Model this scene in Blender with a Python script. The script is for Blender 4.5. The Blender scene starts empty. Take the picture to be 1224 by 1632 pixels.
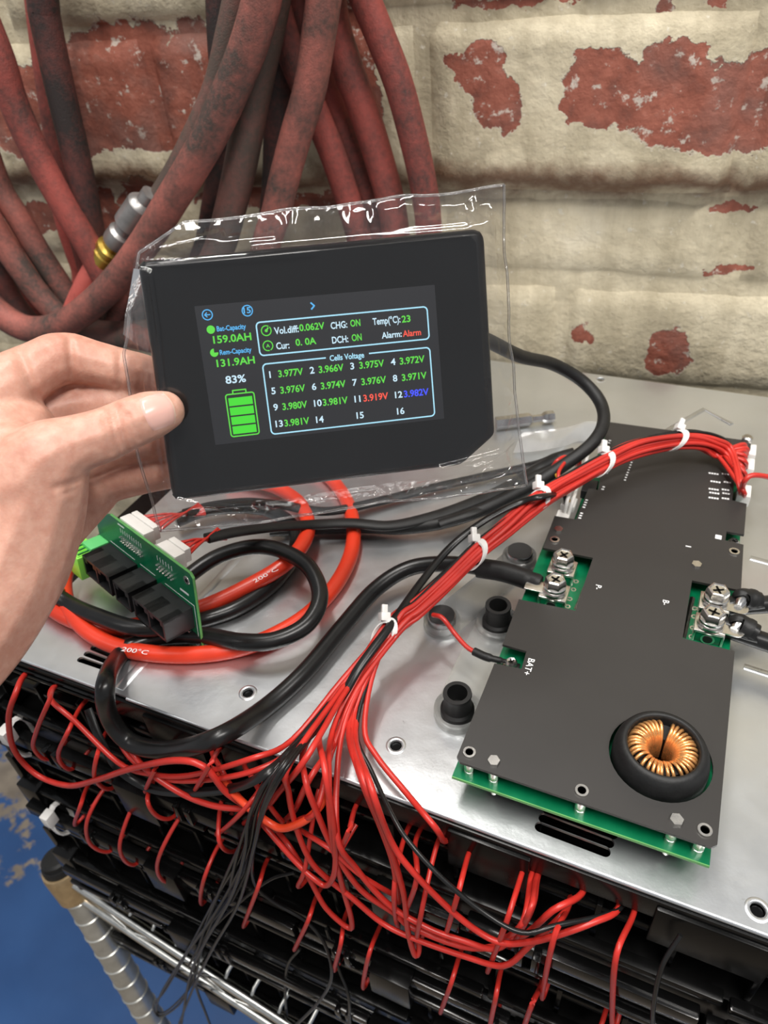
import bpy, bmesh, math, random
from mathutils import Vector, Matrix, noise
random.seed(7)
scene = bpy.context.scene
COL = scene.collection

# ------------------------------------------------------------------ camera
FPX, CX, CY = 1158.0, 612.0, 816.0
RW = Matrix(((0.91410549, 0.20216036, -0.35148591),
             (0.39995744, -0.59208201, 0.69962343),
             (-0.06667236, -0.78010902, -0.62208095)))      # camera (x right, y down, z forward) -> world
CAM = Vector((0, 0, .31))
cd = bpy.data.cameras.new('camera')
cam = bpy.data.objects.new('camera', cd); COL.objects.link(cam)
cd.sensor_fit = 'VERTICAL'; cd.sensor_height = 36; cd.lens = 36 * FPX / 1632
cd.clip_start = .01; cd.clip_end = 50
m3 = Matrix((RW.col[0], -RW.col[1], -RW.col[2])).transposed()
cam.matrix_world = Matrix.Translation(CAM) @ m3.to_4x4()
cd.dof.use_dof = True; cd.dof.focus_distance = .32; cd.dof.aperture_fstop = 15
scene.camera = cam
# ------------------------------------------------------------------ world, lights, exposure
w = bpy.data.worlds.new('room_light'); scene.world = w; w.use_nodes = True
w.node_tree.nodes['Background'].inputs[0].default_value = (.93, .95, 1, 1)
w.node_tree.nodes['Background'].inputs[1].default_value = .24
def area(name, loc, target, sx, sy, power, col=(1, .95, .88)):
    l = bpy.data.lights.new(name, 'AREA'); l.shape = 'RECTANGLE'; l.size = sx; l.size_y = sy; l.energy = power; l.color = col
    o = bpy.data.objects.new(name, l); COL.objects.link(o); o.location = loc
    d = Vector(target) - Vector(loc); o.rotation_euler = d.to_track_quat('-Z', 'Y').to_euler()
    return o
area('ceiling_tube_light', (-.35, .22, 1.8), (-.1, .35, 0), 1.3, .16, 21, (1, .965, .92))
area('ceiling_tube_light', (.8, -.25, 1.85), (.05, .35, 0), 1.3, .16, 25, (1, .965, .92))
area('ceiling_tube_light', (-1.1, -.8, 1.7), (-.2, .3, 0), .3, 1.2, 4.5, (1, .965, .92))
vs = scene.view_settings
vs.view_transform = 'Standard'; vs.look = 'None'; vs.gamma = 1; vs.exposure = .55; vs.use_curve_mapping = False

# ------------------------------------------------------------------ pixel -> place helpers
def ray(px, py): return RW @ Vector(((px - CX) / FPX, (py - CY) / FPX, 1))
def at_z(px, py, z):
    d = ray(px, py); return CAM + d * ((z - CAM.z) / d.z)
def at_y(px, py, y):
    d = ray(px, py); return CAM + d * ((y - CAM.y) / d.y)
WD = Vector((.99242, .12286, 0)).normalized(); WN = Vector((WD.y, -WD.x, 0)); WP = Vector((-.1, .622, 0))
def at_w(px, py, d=0):
    r = ray(px, py); q = WP + WN * d
    return CAM + r * (WN.dot(q - CAM) / WN.dot(r))
FACE = .1545
YEND = .1555
def G(px, py, h):
    """point h above the steel plate, or, past its front edge, h in front of the module faces"""
    p = at_z(px, py, h)
    return p if p.y > .157 else at_y(px, py, FACE - h)
# display frame (solved from the screen corners)
DM = Matrix(((0.82397185, -0.19197182, 0.53312027, -0.1377858),
             (0.56453786, 0.35891729, -0.74328688, 0.23220767),
             (-0.04865595, 0.91341403, 0.40411311, 0.17463932), (0, 0, 0, 1)))
DMI = DM.inverted()
def disp(px, py, h=0.):
    """point of the display's own frame, h in front of its glass"""
    o = DMI @ CAM; d = DMI.to_3x3() @ ray(px, py)
    return o + d * ((h - o.z) / d.z)
def dispw(px, py, h): return DM @ disp(px, py, h)

# ------------------------------------------------------------------ materials
MATS = {}
def nodes_of(name):
    m = bpy.data.materials.new(name); m.use_nodes = True
    nt = m.node_tree; b = nt.nodes['Principled BSDF']; MATS[name] = m
    return m, nt, b
def setp(b, col=None, rough=None, metal=None, spec=None, **k):
    if col is not None: b.inputs['Base Color'].default_value = (*col, 1)
    if rough is not None: b.inputs['Roughness'].default_value = rough
    if metal is not None: b.inputs['Metallic'].default_value = metal
    if spec is not None: b.inputs['Specular IOR Level'].default_value = spec
    for n, v in k.items(): b.inputs[n.replace('_', ' ')].default_value = v
def N(nt, typ, **k):
    n = nt.nodes.new(typ)
    for a, v in k.items():
        if a.startswith('i_'):
            key = a[2:]; n.inputs[int(key) if key.isdigit() else key.replace('_', ' ')].default_value = v
        else: setattr(n, a, v)
    return n
def ramp(nt, src, stops):
    r = nt.nodes.new('ShaderNodeValToRGB'); e = r.color_ramp.elements
    while len(e) < len(stops): e.new(.5)
    for x, (p, c) in zip(e, stops): x.position = p; x.color = (*c, 1)
    nt.links.new(src, r.inputs[0]); return r.outputs[0]
def mix(nt, fac, a, b, typ='MIX'):
    n = nt.nodes.new('ShaderNodeMix'); n.data_type = 'RGBA'; n.blend_type = typ
    for sock, v in ((n.inputs['Factor'], fac), (n.inputs['A'], a), (n.inputs['B'], b)):
        if hasattr(v, 'links'): nt.links.new(v, sock)
        elif isinstance(v, tuple): sock.default_value = (*v, 1)
        else: sock.default_value = v
    return n.outputs['Result']
def math_(nt, op, a, b=None, c=None, clamp=False):
    n = nt.nodes.new('ShaderNodeMath'); n.operation = op; n.use_clamp = clamp
    for i, v in enumerate((a, b, c)):
        if v is None: continue
        if hasattr(v, 'links'): nt.links.new(v, n.inputs[i])
        else: n.inputs[i].default_value = v
    return n.outputs[0]
def noise_(nt, vec, scale, detail=4, rough=.55, dist=0):
    n = N(nt, 'ShaderNodeTexNoise', i_Scale=scale, i_Detail=detail, i_Roughness=rough, i_Distortion=dist)
    if vec is not None: nt.links.new(vec, n.inputs['Vector'])
    return n.outputs['Fac']
def pos(nt): return nt.nodes.new('ShaderNodeNewGeometry').outputs['Position']
def objc(nt): return nt.nodes.new('ShaderNodeTexCoord').outputs['Object']
def bump(nt, b, h, strength=.3, dist=.001):
    n = N(nt, 'ShaderNodeBump', i_Strength=strength, i_Distance=dist)
    nt.links.new(h, n.inputs['Height']); nt.links.new(n.outputs[0], b.inputs['Normal'])
def simple(name, col, rough=.4, metal=0, spec=.5, var=.12, nscale=60, bmp=0, **k):
    m, nt, b = nodes_of(name); setp(b, col, rough, metal, spec, **k)
    f = noise_(nt, objc(nt), nscale)
    lo = tuple(c * (1 - var) for c in col); hi = tuple(min(1, c * (1 + var)) for c in col)
    nt.links.new(ramp(nt, f, [(.3, lo), (.7, hi)]), b.inputs['Base Color'])
    nt.links.new(math_(nt, 'MULTIPLY_ADD', f, .16, rough - .08, True), b.inputs['Roughness'])
    if bmp: bump(nt, b, noise_(nt, objc(nt), nscale * 6), bmp, .0004)
    return m
simple('black_plastic', (.0028, .0028, .0028), .24, 0, .16, .3, 40)
simple('black_gloss', (.003, .003, .003), .14, 0, .36, .3, 30)
simple('black_flange', (.004, .004, .004), .28, 0, .25, .3, 40, .15)
simple('black_cable', (.009, .009, .009), .3, 0, .4, .2, 80)
simple('black_sleeve', (.011, .011, .011), .5, 0, .35, .3, 120, .3)
simple('black_rubber', (.008, .008, .008), .5, 0, .4, .2, 80)
simple('cover_black', (.028, .026, .0245), .42, 0, .45, .06, 12)
simple('jack_black', (.014, .014, .015), .36, 0, .5, .2, 60)
simple('pcb_green', (.0, .13, .05), .3, 0, .5, .15, 90)
simple('pcb_edge', (.12, .36, .1), .5, 0, .4, .15, 90)
simple('terminal_green', (.14, .62, .2), .35, 0, .5, .1, 50)
simple('lime_plastic', (.3, .85, .1), .3, 0, .5, .1, 80)
simple('white_plastic', (.78, .76, .72), .4, 0, .5, .06, 60)
simple('tie_nylon', (.82, .8, .77), .35, 0, .5, .06, 60, Transmission_Weight=.12)
simple('wire_red', (.5, .026, .018), .36, 0, .5, .14, 50)
simple('wire_orange', (.75, .06, .018), .36, 0, .5, .14, 50)
simple('cable_red', (.72, .045, .016), .33, 0, .5, .1, 40)
simple('wire_white', (.75, .74, .7), .4)
simple('wire_yellow', (.7, .4, .05), .4)
simple('tag_orange', (.85, .42, .02), .45, 0, .4, .1, 40)
simple('tin', (.78, .76, .72), .24, 1, .5, .1, 200, .1)
simple('steel', (.62, .61, .6), .22, 1, .5, .15, 150, .1)
simple('chrome', (.72, .72, .68), .2, 1, .5, .15, 60)
simple('post_chrome', (.6, .6, .56), .36, .85, .5, .15, 60)
simple('grey_coupler', (.3, .29, .28), .35, .6, .5, .3, 60)
simple('brass', (.55, .38, .08), .3, .9, .5, .2, 60)
simple('copper', (.85, .43, .16), .28, .75, .5, .2, 200)
simple('collar_tan_reflection', (.5, .36, .2), .3, .7, .5, .2, 80)  # chrome collar, its tan reflection painted in as base colour
simple('mark_white', (.8, .8, .8), .5)
simple('mark_grey', (.25, .25, .26), .5)
simple('magnet_dark', (.035, .035, .036), .45, .3, .5, .1, 60)

def mat_plate():
    m, nt, b = nodes_of('steel_plate'); setp(b, (.6, .62, .63), .3, .9, .5)
    p = pos(nt)
    a = noise_(nt, p, 9, 5); c = noise_(nt, p, 60, 4); g = noise_(nt, p, 700, 2)
    base = ramp(nt, a, [(.25, (.6, .62, .63)), (.75, (.74, .76, .775))])
    spk = ramp(nt, noise_(nt, p, 170, 3, .6), [(.24, (.5, .48, .45)), (.3, (1, 1, 1))])
    nt.links.new(mix(nt, .5, base, spk, 'MULTIPLY'), b.inputs['Base Color'])
    nt.links.new(math_(nt, 'MULTIPLY_ADD', c, .16, .24, True), b.inputs['Roughness'])
    bump(nt, b, math_(nt, 'ADD', math_(nt, 'MULTIPLY', a, 4), math_(nt, 'MULTIPLY', g, .12)), .12, .002)
mat_plate()
simple('steel_plate_bead', (.6, .62, .63), .3, .95)

def mat_hose(name, dark, red, bias):
    dark = tuple(c * 1.5 for c in dark); red = tuple(c * 1.55 for c in red)
    m, nt, b = nodes_of(name); setp(b, red, .62, 0, .3)
    o = pos(nt)
    a = noise_(nt, o, 22, 5, .6); s = noise_(nt, o, 300, 3)
    f = math_(nt, 'ADD', math_(nt, 'MULTIPLY', a, .8), math_(nt, 'MULTIPLY', s, .3))
    nt.links.new(ramp(nt, f, [(.42 + bias, dark), (.56 + bias, tuple((x + y) / 2 for x, y in zip(dark, red))), (.7 + bias, red)]), b.inputs['Base Color'])
    bump(nt, b, noise_(nt, o, 900, 2), .5, .0008)
mat_hose('hose_red', (.045, .024, .021), (.2, .045, .036), -.03)
mat_hose('hose_rust', (.045, .033, .028), (.22, .07, .055), .0)
mat_hose('hose_dark', (.022, .017, .016), (.1, .03, .025), .06)
mat_hose('hose_grey', (.062, .046, .038), (.15, .06, .05), .1)
mat_hose('hose_bright', (.16, .04, .035), (.36, .08, .065), -.1)

# painted brick: cream paint, flaked off to red brick in patches of their own shape
PEEL = [  # px centre, px half sizes, kind
    (1110, 165, 135, 62), (955, 120, 55, 48), (1085, 95, 55, 34), (940, 175, 46, 28), (1224, 150, 80, 60), (1120, 210, 30, 24), (1200, 205, 40, 30),
    (775, 110, 34, 42), (795, 165, 34, 40), (735, 100, 32, 16),
    (200, 115, 130, 66), (250, 180, 85, 50), (110, 150, 80, 60), (20, 170, 60, 74), (310, 130, 50, 80), (150, 210, 60, 30),
    (520, 100, 60, 90), (575, 110, 30, 85), (400, 140, 60, 60),
    (45, 350, 75, 22), (150, 360, 45, 50), (20, 410, 40, 40), (230, 330, 40, 34), (430, 325, 130, 14), (540, 330, 60, 18),
    (1060, 570, 30, 36), (1150, 437, 26, 9), (1162, 335, 36, 7), (925, 535, 10, 12), (820, -4, 105, 11), (1065, 5, 20, 16), (1140, 8, 18, 8),
]
def mat_brick():
    m, nt, b = nodes_of('painted_brick'); setp(b, (.6, .5, .35), .62, 0, .35)
    p = pos(nt)
    # distort position with noise so that the patches get ragged outlines
    nz = N(nt, 'ShaderNodeTexNoise', i_Scale=26, i_Detail=6, i_Roughness=.62); nt.links.new(p, nz.inputs['Vector'])
    sub = N(nt, 'ShaderNodeVectorMath', operation='SUBTRACT'); nt.links.new(nz.outputs['Color'], sub.inputs[0]); sub.inputs[1].default_value = (.5, .5, .5)
    sc = N(nt, 'ShaderNodeVectorMath', operation='SCALE'); nt.links.new(sub.outputs[0], sc.inputs[0]); sc.inputs['Scale'].default_value = .045
    ad = N(nt, 'ShaderNodeVectorMath', operation='ADD'); nt.links.new(p, ad.inputs[0]); nt.links.new(sc.outputs[0], ad.inputs[1])
    cur = None
    for (px, py, rx, ry) in PEEL:
        c = at_w(px, py, .012); ru = abs((at_w(px + rx, py, .012) - c).dot(WD)); rz = abs((at_w(px, py + ry, .012) - c).z)
        s = N(nt, 'ShaderNodeVectorMath', operation='SUBTRACT'); nt.links.new(ad.outputs[0], s.inputs[0]); s.inputs[1].default_value = c
        k = N(nt, 'ShaderNodeVectorMath', operation='MULTIPLY'); nt.links.new(s.outputs[0], k.inputs[0]); k.inputs[1].default_value = (1 / ru, 0, 1 / rz)
        l = N(nt, 'ShaderNodeVectorMath', operation='LENGTH'); nt.links.new(k.outputs[0], l.inputs[0])
        cur = l.outputs['Value'] if cur is None else math_(nt, 'MINIMUM', cur, l.outputs['Value'])
    fine = noise_(nt, p, 95, 5, .65)
    mask_v = math_(nt, 'ADD', cur, math_(nt, 'MULTIPLY_ADD', fine, .5, -.25))
    peel = ramp(nt, math_(nt, 'MULTIPLY', mask_v, .8), [(.86, (1, 1, 1)), (.89, (0, 0, 0))])
    rim = ramp(nt, math_(nt, 'MULTIPLY', mask_v, .8), [(.85, (0, 0, 0)), (.885, (1, 1, 1)), (.93, (0, 0, 0))])
    # cream paint with grey-brown grime and streaks
    mp = N(nt, 'ShaderNodeMapping'); mp.inputs['Scale'].default_value = (70, 70, 7); nt.links.new(p, mp.inputs['Vector'])
    streak = noise_(nt, mp.outputs[0], 1, 5)
    big = noise_(nt, p, 13, 5, .6)
    paint = ramp(nt, big, [(.28, (.36, .31, .215)), (.45, (.56, .49, .345)), (.62, (.72, .64, .465)), (.78, (.8, .73, .57))])
    paint = mix(nt, .55, paint, ramp(nt, streak, [(.3, (.62, .6, .56)), (.62, (1, 1, 1))]), 'MULTIPLY')
    speck = ramp(nt, noise_(nt, p, 150, 3), [(.66, (0, 0, 0)), (.72, (1, 1, 1))])
    paint = mix(nt, math_(nt, 'MULTIPLY', speck, .6), paint, (.72, .68, .58))
    # bare brick
    bn = noise_(nt, p, 48, 6, .65)
    red = ramp(nt, bn, [(.28, (.16, .062, .045)), (.45, (.27, .085, .055)), (.62, (.36, .12, .08)), (.78, (.42, .2, .15))])
    fl = ramp(nt, noise_(nt, p, 85, 6, .7), [(.585, (0, 0, 0)), (.64, (1, 1, 1))])
    red = mix(nt, math_(nt, 'MULTIPLY', fl, .85), red, (.62, .56, .48))
    dk = ramp(nt, noise_(nt, p, 17, 3), [(.5, (0, 0, 0)), (.64, (1, 1, 1))])
    red = mix(nt, math_(nt, 'MULTIPLY', dk, .55), red, (.16, .1, .085))
    col = mix(nt, peel, paint, red)
    col = mix(nt, math_(nt, 'MULTIPLY', rim, .55), col, (.66, .61, .5))
    # brown stain along the lip of the ledge course
    sep = N(nt, 'ShaderNodeSeparateXYZ'); nt.links.new(ad.outputs[0], sep.inputs[0])
    lip = math_(nt, 'ABSOLUTE', math_(nt, 'SUBTRACT', sep.outputs['Z'], at_w(900, 291, .012).z))
    lipm = ramp(nt, lip, [(.002, (1, 1, 1)), (.017, (0, 0, 0))])
    col = mix(nt, math_(nt, 'MULTIPLY', lipm, .95), col, (.15, .075, .04))
    nt.links.new(col, b.inputs['Base Color'])
    h = math_(nt, 'ADD', math_(nt, 'MULTIPLY', peel, -.8), math_(nt, 'ADD', math_(nt, 'MULTIPLY', fine, .8), math_(nt, 'MULTIPLY', noise_(nt, p, 40, 4), 1.2)))
    bump(nt, b, h, .7, .003)
mat_brick()

def mat_floor():
    m, nt, b = nodes_of('blue_floor'); setp(b, (.02, .07, .2), .3, 0, .5)
    p = pos(nt)
    c = at_z(20, 1235, -1.05)
    d = N(nt, 'ShaderNodeVectorMath', operation='DISTANCE'); nt.links.new(p, d.inputs[0]); d.inputs[1].default_value = c
    f = math_(nt, 'ADD', math_(nt, 'MULTIPLY', d.outputs['Value'], 1.6), math_(nt, 'MULTIPLY_ADD', noise_(nt, p, 14, 6, .65), 1.8, -.9))
    sx = N(nt, 'ShaderNodeSeparateXYZ'); nt.links.new(p, sx.inputs[0])
    f2 = math_(nt, 'ADD', math_(nt, 'MULTIPLY', sx.outputs['Y'], 1.5), math_(nt, 'MULTIPLY_ADD', noise_(nt, p, 7, 5, .6), 1.2, -.35))  # unseen tan area in front, added so glossy blacks don't reflect blue
    f = math_(nt, 'MINIMUM', f, f2)
    wear_and_tan_fill = ramp(nt, f, [(.17, (1, 1, 1)), (.25, (0, 0, 0))])
    blue = ramp(nt, noise_(nt, p, 4, 4), [(.3, (.016, .062, .19)), (.7, (.03, .1, .28))])
    tan = ramp(nt, noise_(nt, p, 20, 4), [(.3, (.17, .14, .11)), (.7, (.3, .25, .19))])
    nt.links.new(mix(nt, wear_and_tan_fill, blue, tan), b.inputs['Base Color'])
    nt.links.new(math_(nt, 'MULTIPLY_ADD', noise_(nt, p, 9, 4), .3, .22), b.inputs['Roughness'])
mat_floor()

def mat_skin():
    m, nt, b = nodes_of('skin'); setp(b, (.62, .36, .28), .46, 0, .4)
    b.inputs['Subsurface Weight'].default_value = .22; b.inputs['Subsurface Radius'].default_value = (.006, .0022, .0012); b.inputs['Subsurface Scale'].default_value = .6
    o = objc(nt)
    a = noise_(nt, o, 45, 4); f = noise_(nt, o, 260, 4)
    c1 = ramp(nt, a, [(.3, (.47, .215, .15)), (.7, (.59, .32, .235))])
    nt.links.new(mix(nt, .25, c1, ramp(nt, f, [(.35, (.5, .25, .19)), (.65, (.74, .5, .4))])), b.inputs['Base Color'])
    v = N(nt, 'ShaderNodeTexVoronoi', i_Scale=900.); nt.links.new(o, v.inputs['Vector'])
    bump(nt, b, math_(nt, 'ADD', math_(nt, 'MULTIPLY', v.outputs['Distance'], .35), f), .22, .0006)
    m, nt, b = nodes_of('nail'); setp(b, (.68, .4, .34), .24, 0, .5); b.inputs['Subsurface Weight'].default_value = .15; b.inputs['Subsurface Radius'].default_value = (.004, .002, .001)
    m, nt, b = nodes_of('nail_rim'); setp(b, (.66, .45, .36), .3)
mat_skin()

def mat_clear(name, tint, base, edge, white, rough, bscale, bstr):
    m, nt, b = nodes_of(name); nt.nodes.remove(b); out = nt.nodes['Material Output']
    tr = N(nt, 'ShaderNodeBsdfTransparent'); tr.inputs[0].default_value = (*tint, 1)
    gl = N(nt, 'ShaderNodeBsdfGlossy'); gl.inputs['Roughness'].default_value = rough; gl.inputs[0].default_value = (1, 1, 1, 1)
    df = N(nt, 'ShaderNodeBsdfTranslucent'); df.inputs[0].default_value = (.9, .9, .9, 1)
    d2 = N(nt, 'ShaderNodeBsdfDiffuse'); d2.inputs[0].default_value = (.85, .85, .85, 1)
    lw = N(nt, 'ShaderNodeFresnel', i_IOR=1.48)
    bn = N(nt, 'ShaderNodeBump', i_Strength=bstr, i_Distance=.0012); nt.links.new(noise_(nt, objc(nt), bscale, 3, .5, 1.2), bn.inputs['Height'])
    nt.links.new(bn.outputs[0], gl.inputs['Normal']); nt.links.new(bn.outputs[0], lw.inputs['Normal'])
    a = N(nt, 'ShaderNodeMixShader', i_0=.5); nt.links.new(df.outputs[0], a.inputs[1]); nt.links.new(d2.outputs[0], a.inputs[2])
    c = N(nt, 'ShaderNodeMixShader', i_0=white); nt.links.new(tr.outputs[0], c.inputs[1]); nt.links.new(a.outputs[0], c.inputs[2])
    e = N(nt, 'ShaderNodeMixShader'); nt.links.new(math_(nt, 'MULTIPLY_ADD', lw.outputs[0], edge, base, True), e.inputs[0])
    nt.links.new(c.outputs[0], e.inputs[1]); nt.links.new(gl.outputs[0], e.inputs[2]); nt.links.new(e.outputs[0], out.inputs['Surface'])
    return m
mat_clear('clear_film', (.975, .975, .975), .008, .9, .012, .07, 18, .0)
mat_clear('film_seam', (.93, .93, .93), .03, .9, .12, .12, 160, .5)
mat_clear('clear_plastic', (.93, .93, .92), .02, .9, .10, .15, 40, .1)
mat_clear('hazy_film', (.9, .9, .9), .02, .9, .35, .2, 60, .3)

def mat_screen():
    def em(name, col, s):
        m, nt, b = nodes_of(name); setp(b, tuple(c * .2 for c in col), .4)
        b.inputs['Emission Color'].default_value = (*col, 1); b.inputs['Emission Strength'].default_value = s
    em('screen_dark', (.014, .0145, .018), .5)
    em('lit_green', (.12, .75, .06), .6); em('lit_bar', (.06, .72, .03), .62); em('lit_white', (.62, .85, .98), .62); em('lit_red', (1, .1, .06), .6)
    em('lit_blue', (.05, .08, 1), .75); em('lit_cyan', (.1, .5, .95), .6); em('lit_frame', (.42, .8, .98), .62)
    simple('glass_black', (.004, .0043, .005), .18, 0, .3, .2, 20)
    simple('case_black', (.006, .0062, .007), .24, 0, .4, .2, 20)
mat_screen()
def M(n): return MATS[n]

# ------------------------------------------------------------------ mesh helpers
ROOTM = {}
def tag(o, label=None, cat=None, group=None, kind=None):
    for k, v in (('label', label), ('category', cat), ('group', group), ('kind', kind)):
        if v: o[k] = v
    return o
def thing(name, loc, label, cat, group=None, matrix=None):
    o = bpy.data.objects.new(name, None); COL.objects.link(o); o.empty_display_size = .01
    mw = matrix.copy() if matrix is not None else Matrix.Translation(Vector(loc))
    o.matrix_world = mw; ROOTM[o] = mw
    return tag(o, label, cat, group)
class MB:
    def __init__(s): s.v = []; s.f = []; s.m = []
    def add(s, vs, fs, mi=0):
        n = len(s.v); s.v += [Vector(v) for v in vs]; s.f += [tuple(i + n for i in f) for f in fs]; s.m += [mi] * len(fs); return s
    def box(s, lo, hi, mx=None, bev=0, mi=0):
        x0, y0, z0 = lo; x1, y1, z1 = hi
        if bev:
            bm = bmesh.new(); r = bmesh.ops.create_cube(bm, size=1)
            for v in bm.verts: v.co = Vector(((x0 + x1) / 2 + v.co.x * (x1 - x0), (y0 + y1) / 2 + v.co.y * (y1 - y0), (z0 + z1) / 2 + v.co.z * (z1 - z0)))
            bmesh.ops.bevel(bm, geom=bm.edges[:], offset=bev, segments=2, affect='EDGES', profile=.6)
            bm.verts.index_update(); vs = [v.co.copy() for v in bm.verts]; fs = [[v.index for v in f.verts] for f in bm.faces]; bm.free()
        else:
            vs = [Vector((x, y, z)) for x in (x0, x1) for y in (y0, y1) for z in (z0, z1)]
            fs = [(0, 1, 3, 2), (4, 6, 7, 5), (0, 4, 5, 1), (2, 3, 7, 6), (0, 2, 6, 4), (1, 5, 7, 3)]
        if mx is not None: vs = [mx @ v for v in vs]
        return s.add(vs, fs, mi)
    def lathe(s, prof, mx=None, seg=24, mi=0, poly=None):
        """profile [(r, z)] turned about local z"""
        vs = []; fs = []; k = len(prof)
        for i in range(seg):
            a = 2 * math.pi * i / seg
            for r, z in prof: vs.append(Vector((r * math.cos(a), r * math.sin(a), z)))
        for i in range(seg):
            j = (i + 1) % seg
            for q in range(k - 1): fs.append((i * k + q, j * k + q, j * k + q + 1, i * k + q + 1))
        if prof[0][0] > 1e-6: fs.append(tuple(i * k for i in range(seg))[::-1])
        if prof[-1][0] > 1e-6: fs.append(tuple(i * k + k - 1 for i in range(seg)))
        if mx is not None: vs = [mx @ v for v in vs]
        return s.add(vs, fs, mi)
    def tube(s, pts, r, seg=8, mi=0, flat=1., up=None, caps=True):
        """tube through pts; r a number or one per point; flat squashes along 'up'"""
        n = len(pts); rs = r if isinstance(r, (list, tuple)) else [r] * n
        T = []
        for i in range(n):
            t = pts[min(i + 1, n - 1)] - pts[max(i - 1, 0)]
            T.append(t.normalized() if t.length > 1e-9 else Vector((1, 0, 0)))
        u = up.copy() if up is not None else Vector((0, 0, 1))
        if abs(u.dot(T[0])) > .95: u = Vector((0, 1, 0))
        vs = []; fs = []
        for i in range(n):
            if up is not None: u = up - T[i] * up.dot(T[i])
            else: u = u - T[i] * u.dot(T[i])
            if u.length < 1e-6: u = T[i].orthogonal()
            u.normalize(); b = T[i].cross(u)
            for q in range(seg):
                a = 2 * math.pi * q / seg
                vs.append(pts[i] + (b * math.cos(a) + u * math.sin(a) * flat) * rs[i])
        for i in range(n - 1):
            for q in range(seg):
                k = (q + 1) % seg; fs.append((i * seg + q, i * seg + k, (i + 1) * seg + k, (i + 1) * seg + q))
        if caps: fs.append(tuple(range(seg))[::-1]); fs.append(tuple((n - 1) * seg + q for q in range(seg)))
        return s.add(vs, fs, mi)
    def slab(s, loops, z0, z1, mx=None, mi=0):
        """flat plate: loops[0] outer outline, the others holes, all (x, y)"""
        pl = [[Vector((x, y, 0)) for x, y in l] for l in loops]
        flat = [p for l in pl for p in l]; n = len(flat)
        tb_ = bmesh.new(); bv = [tb_.verts.new(p) for p in flat]; k = 0
        for l in pl:
            for i in range(len(l)): tb_.edges.new((bv[k + i], bv[k + (i + 1) % len(l)]))
            k += len(l)
        tb_.verts.index_update(); bmesh.ops.triangle_fill(tb_, use_beauty=True, use_dissolve=False, edges=tb_.edges[:])
        tri = [[v.index for v in f.verts] for f in tb_.faces]; tb_.free()
        vs = [Vector((p.x, p.y, z1)) for p in flat] + [Vector((p.x, p.y, z0)) for p in flat]
        fs = []
        for t in tri:
            a, b, c = (flat[i] for i in t)
            if (b - a).cross(c - a).z < 0: t = t[::-1]
            fs.append(tuple(t)); fs.append(tuple(i + n for i in t[::-1]))
        k = 0
        for l in pl:
            for i in range(len(l)): a, b = k + i, k + (i + 1) % len(l); fs.append((a, b, b + n, a + n))
            k += len(l)
        if mx is not None: vs = [mx @ v for v in vs]
        return s.add(vs, fs, mi)
    def build(s, name, mat, parent=None, local=False, smooth=False, label=None, cat=None, group=None, kind=None, fixn=True):
        me = bpy.data.meshes.new(name)
        vs = s.v; root = parent
        while root is not None and root.parent is not None: root = root.parent
        off = None
        if parent is None:
            lo = Vector((min(v.x for v in vs), min(v.y for v in vs), min(v.z for v in vs))); hi = Vector((max(v.x for v in vs), max(v.y for v in vs), max(v.z for v in vs)))
            off = Vector(((lo.x + hi.x) / 2, (lo.y + hi.y) / 2, lo.z)); vs = [v - off for v in vs]
        elif not local:
            inv = ROOTM[root].inverted(); vs = [inv @ v for v in vs]
        me.from_pydata([tuple(v) for v in vs], [], s.f)
        for mm in (mat if isinstance(mat, (list, tuple)) else [mat]): me.materials.append(M(mm))
        if any(s.m): me.polygons.foreach_set('material_index', s.m)
        if fixn:
            bm = bmesh.new(); bm.from_mesh(me); bmesh.ops.recalc_face_normals(bm, faces=bm.faces); bm.to_mesh(me); bm.free()
        if smooth:
            me.polygons.foreach_set('use_smooth', [True] * len(me.polygons))
            if smooth != 'all': me.set_sharp_from_angle(angle=math.radians(smooth if smooth is not True else 62))
        o = bpy.data.objects.new(name, me); COL.objects.link(o)
        if parent is not None:
            o.parent = parent
        else:
            o.location = off; ROOTM[o] = Matrix.Translation(off)
        return tag(o, label, cat, group, kind)
def spline(pts, sub=6):
    pts = [Vector(p) for p in pts]
    if len(pts) < 3: return pts
    P = [pts[0] * 2 - pts[1]] + pts + [pts[-1] * 2 - pts[-2]]
    out = []
    for i in range(1, len(P) - 2):
        a, b, c, d = P[i - 1:i + 3]
        for k in range(sub):
            t = k / sub
            out.append(.5 * ((2 * b) + (c - a) * t + (2 * a - 5 * b + 4 * c - d) * t * t + (3 * b - a - 3 * c + d) * t ** 3))
    out.append(pts[-1]); return out
def frame(o, z, x=None):
    """matrix with its z axis along z"""
    z = Vector(z).normalized(); x = Vector(x) if x is not None else (Vector((1, 0, 0)) if abs(z.x) < .9 else Vector((0, 1, 0)))
    x = (x - z * x.dot(z)).normalized(); y = z.cross(x)
    return Matrix.Translation(Vector(o)) @ Matrix((x, y, z)).transposed().to_4x4()
def circ(x, y, r, n=20, a0=0): return [(x + r * math.cos(a0 + 2 * math.pi * i / n), y + r * math.sin(a0 + 2 * math.pi * i / n)) for i in range(n)]
def obround(p, q, r, n=8):
    p = Vector(p[:2]); q = Vector(q[:2]); a = math.atan2((q - p).y, (q - p).x); out = []
    for i in range(n + 1): t = a - math.pi / 2 + math.pi * i / n; out.append((q.x + r * math.cos(t), q.y + r * math.sin(t)))
    for i in range(n + 1): t = a + math.pi / 2 + math.pi * i / n; out.append((p.x + r * math.cos(t), p.y + r * math.sin(t)))
    return out
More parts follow.
